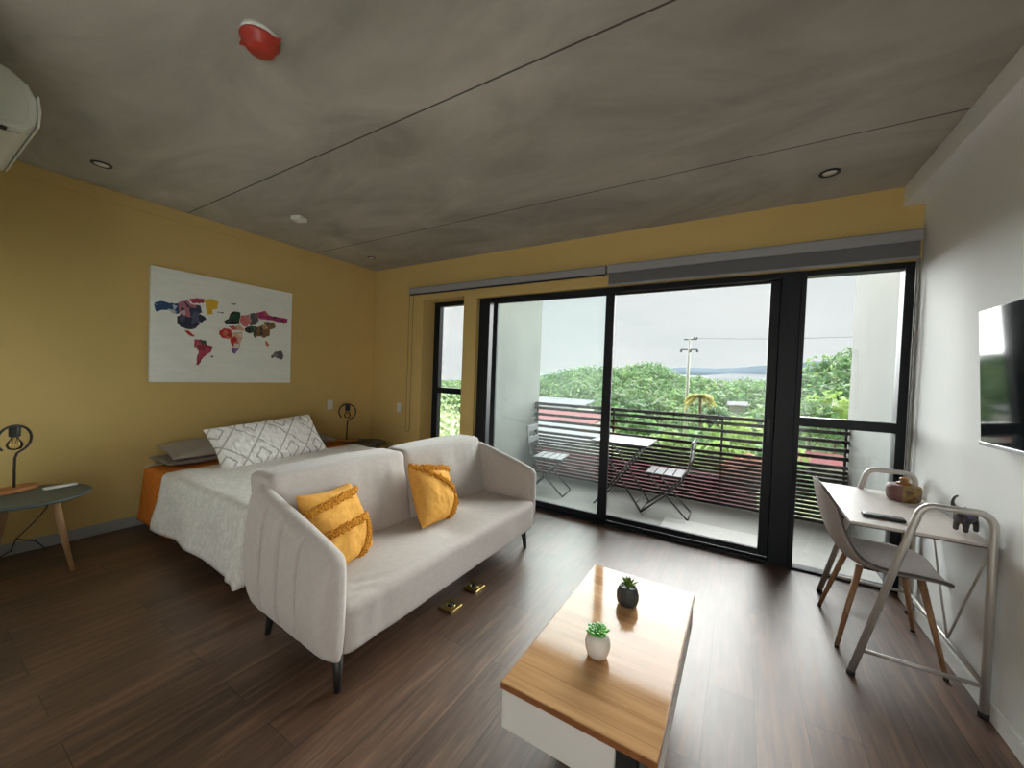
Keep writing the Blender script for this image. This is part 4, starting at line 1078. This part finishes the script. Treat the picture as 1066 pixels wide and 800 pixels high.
def cloud_mat():
    m = bpy.data.materials.new('mist_white'); m.use_nodes = True; n, L = m.node_tree.nodes, m.node_tree.links; n.remove(n['Principled BSDF'])
    d = n.new('ShaderNodeBsdfDiffuse'); d.inputs[0].default_value = (.72, .75, .77, 1); t_ = n.new('ShaderNodeBsdfTranslucent'); t_.inputs[0].default_value = (.72, .75, .77, 1)
    x = n.new('ShaderNodeMixShader'); x.inputs[0].default_value = .07; L.new(d.outputs[0], x.inputs[1]); L.new(t_.outputs[0], x.inputs[2]); L.new(x.outputs[0], n['Material Output'].inputs['Surface']); return m
ridge('mist_bank', 'low white mist lying in front of the far mountains', [(520, 397), (640, 392), (700, 389.5), (730, 391.5), (760, 389), (800, 391), (850, 389), (1000, 402)], 3500, -60, cloud_mat(), 'mist', 60)

# ------------------------------------------------------------------ fill lamps added out of view behind the camera to brighten the room
def fill_lamp(label, x, y, z, watts):
    t = thing('fill_lamp', label, 'lamp', (XR, y, z), 0, 'added fill lamps')
    b = BM(); lathe(b, [(.06, 0), (.06, .02), (.02, .026)], 28); obj('wall_plate', b, M_BRASS, t, mat=basis((0, 0, -.2), (0, 1, 0), (0, 0, 1), (-1, 0, 0)))
    b = BM(); tube(b, [(-.02, 0, -.2), (x-XR, 0, -.2), (x-XR, 0, -.165)], .009, 10); obj('arm', b, M_BRASS, t)
    l = bpy.data.lights.new('fill_light', 'POINT'); l.energy = watts; l.shadow_soft_size = .15; l.color = (1, .97, .93)
    o = bpy.data.objects.new('fill_light', l); C.objects.link(o); o.parent = t; o.location = (x-XR, 0, 0)
fill_lamp('added fill lamp on the right wall behind the camera, nearer the window', .60, -1.1, 1.05, FILL_LAMP)
fill_lamp('added fill lamp on the right wall behind the camera, farther from the window', .62, -1.55, 1.05, FILL_LAMP)

# ------------------------------------------------------------------ sky and daylight
wd = bpy.data.worlds.new('world'); bpy.context.scene.world = wd; wd.use_nodes = True
n, L = wd.node_tree.nodes, wd.node_tree.links; bg = n['Background']
tc = n.new('ShaderNodeTexCoord'); mp = n.new('ShaderNodeMapping'); mp.inputs['Scale'].default_value = (1.2, 1.2, 3.5); L.new(tc.outputs['Generated'], mp.inputs[0])
ns = n.new('ShaderNodeTexNoise'); ns.inputs['Scale'].default_value = 2.6; ns.inputs['Detail'].default_value = 6; ns.inputs['Roughness'].default_value = .55; L.new(mp.outputs[0], ns.inputs['Vector'])
r = n.new('ShaderNodeValToRGB'); e = r.color_ramp.elements; e[0].position = .35; e[0].color = (.86, .905, .92, 1); e[1].position = .65; e[1].color = (.96, .975, .98, 1)
L.new(ns.outputs['Fac'], r.inputs[0]); L.new(r.outputs[0], bg.inputs['Color']); bg.inputs['Strength'].default_value = .95

sun = bpy.data.lights.new('sun', 'SUN'); so = bpy.data.objects.new('sun', sun); C.objects.link(so)
sun.energy = 44; sun.angle = math.radians(122); sun.color = (1.0, 1.0, .985)
dv = Vector((.0, 1.0, .34)).normalized()             # where the bright part of the overcast sky lies
so.rotation_euler = dv.to_track_quat('Z', 'Y').to_euler(); so.location = dv*30

sc = bpy.context.scene
sc.view_settings.view_transform = 'Standard'; sc.view_settings.look = 'None'; sc.view_settings.gamma = 1; sc.view_settings.use_curve_mapping = False
sc.view_settings.exposure = 0.0
sc.cycles.max_bounces = 12; sc.cycles.diffuse_bounces = 8; sc.cycles.glossy_bounces = 4; sc.cycles.transparent_max_bounces = 16; sc.cycles.transmission_bounces = 8
sc.cycles.use_denoising = True; sc.cycles.sample_clamp_indirect = 6.0; sc.cycles.caustics_reflective = False; sc.cycles.caustics_refractive = False
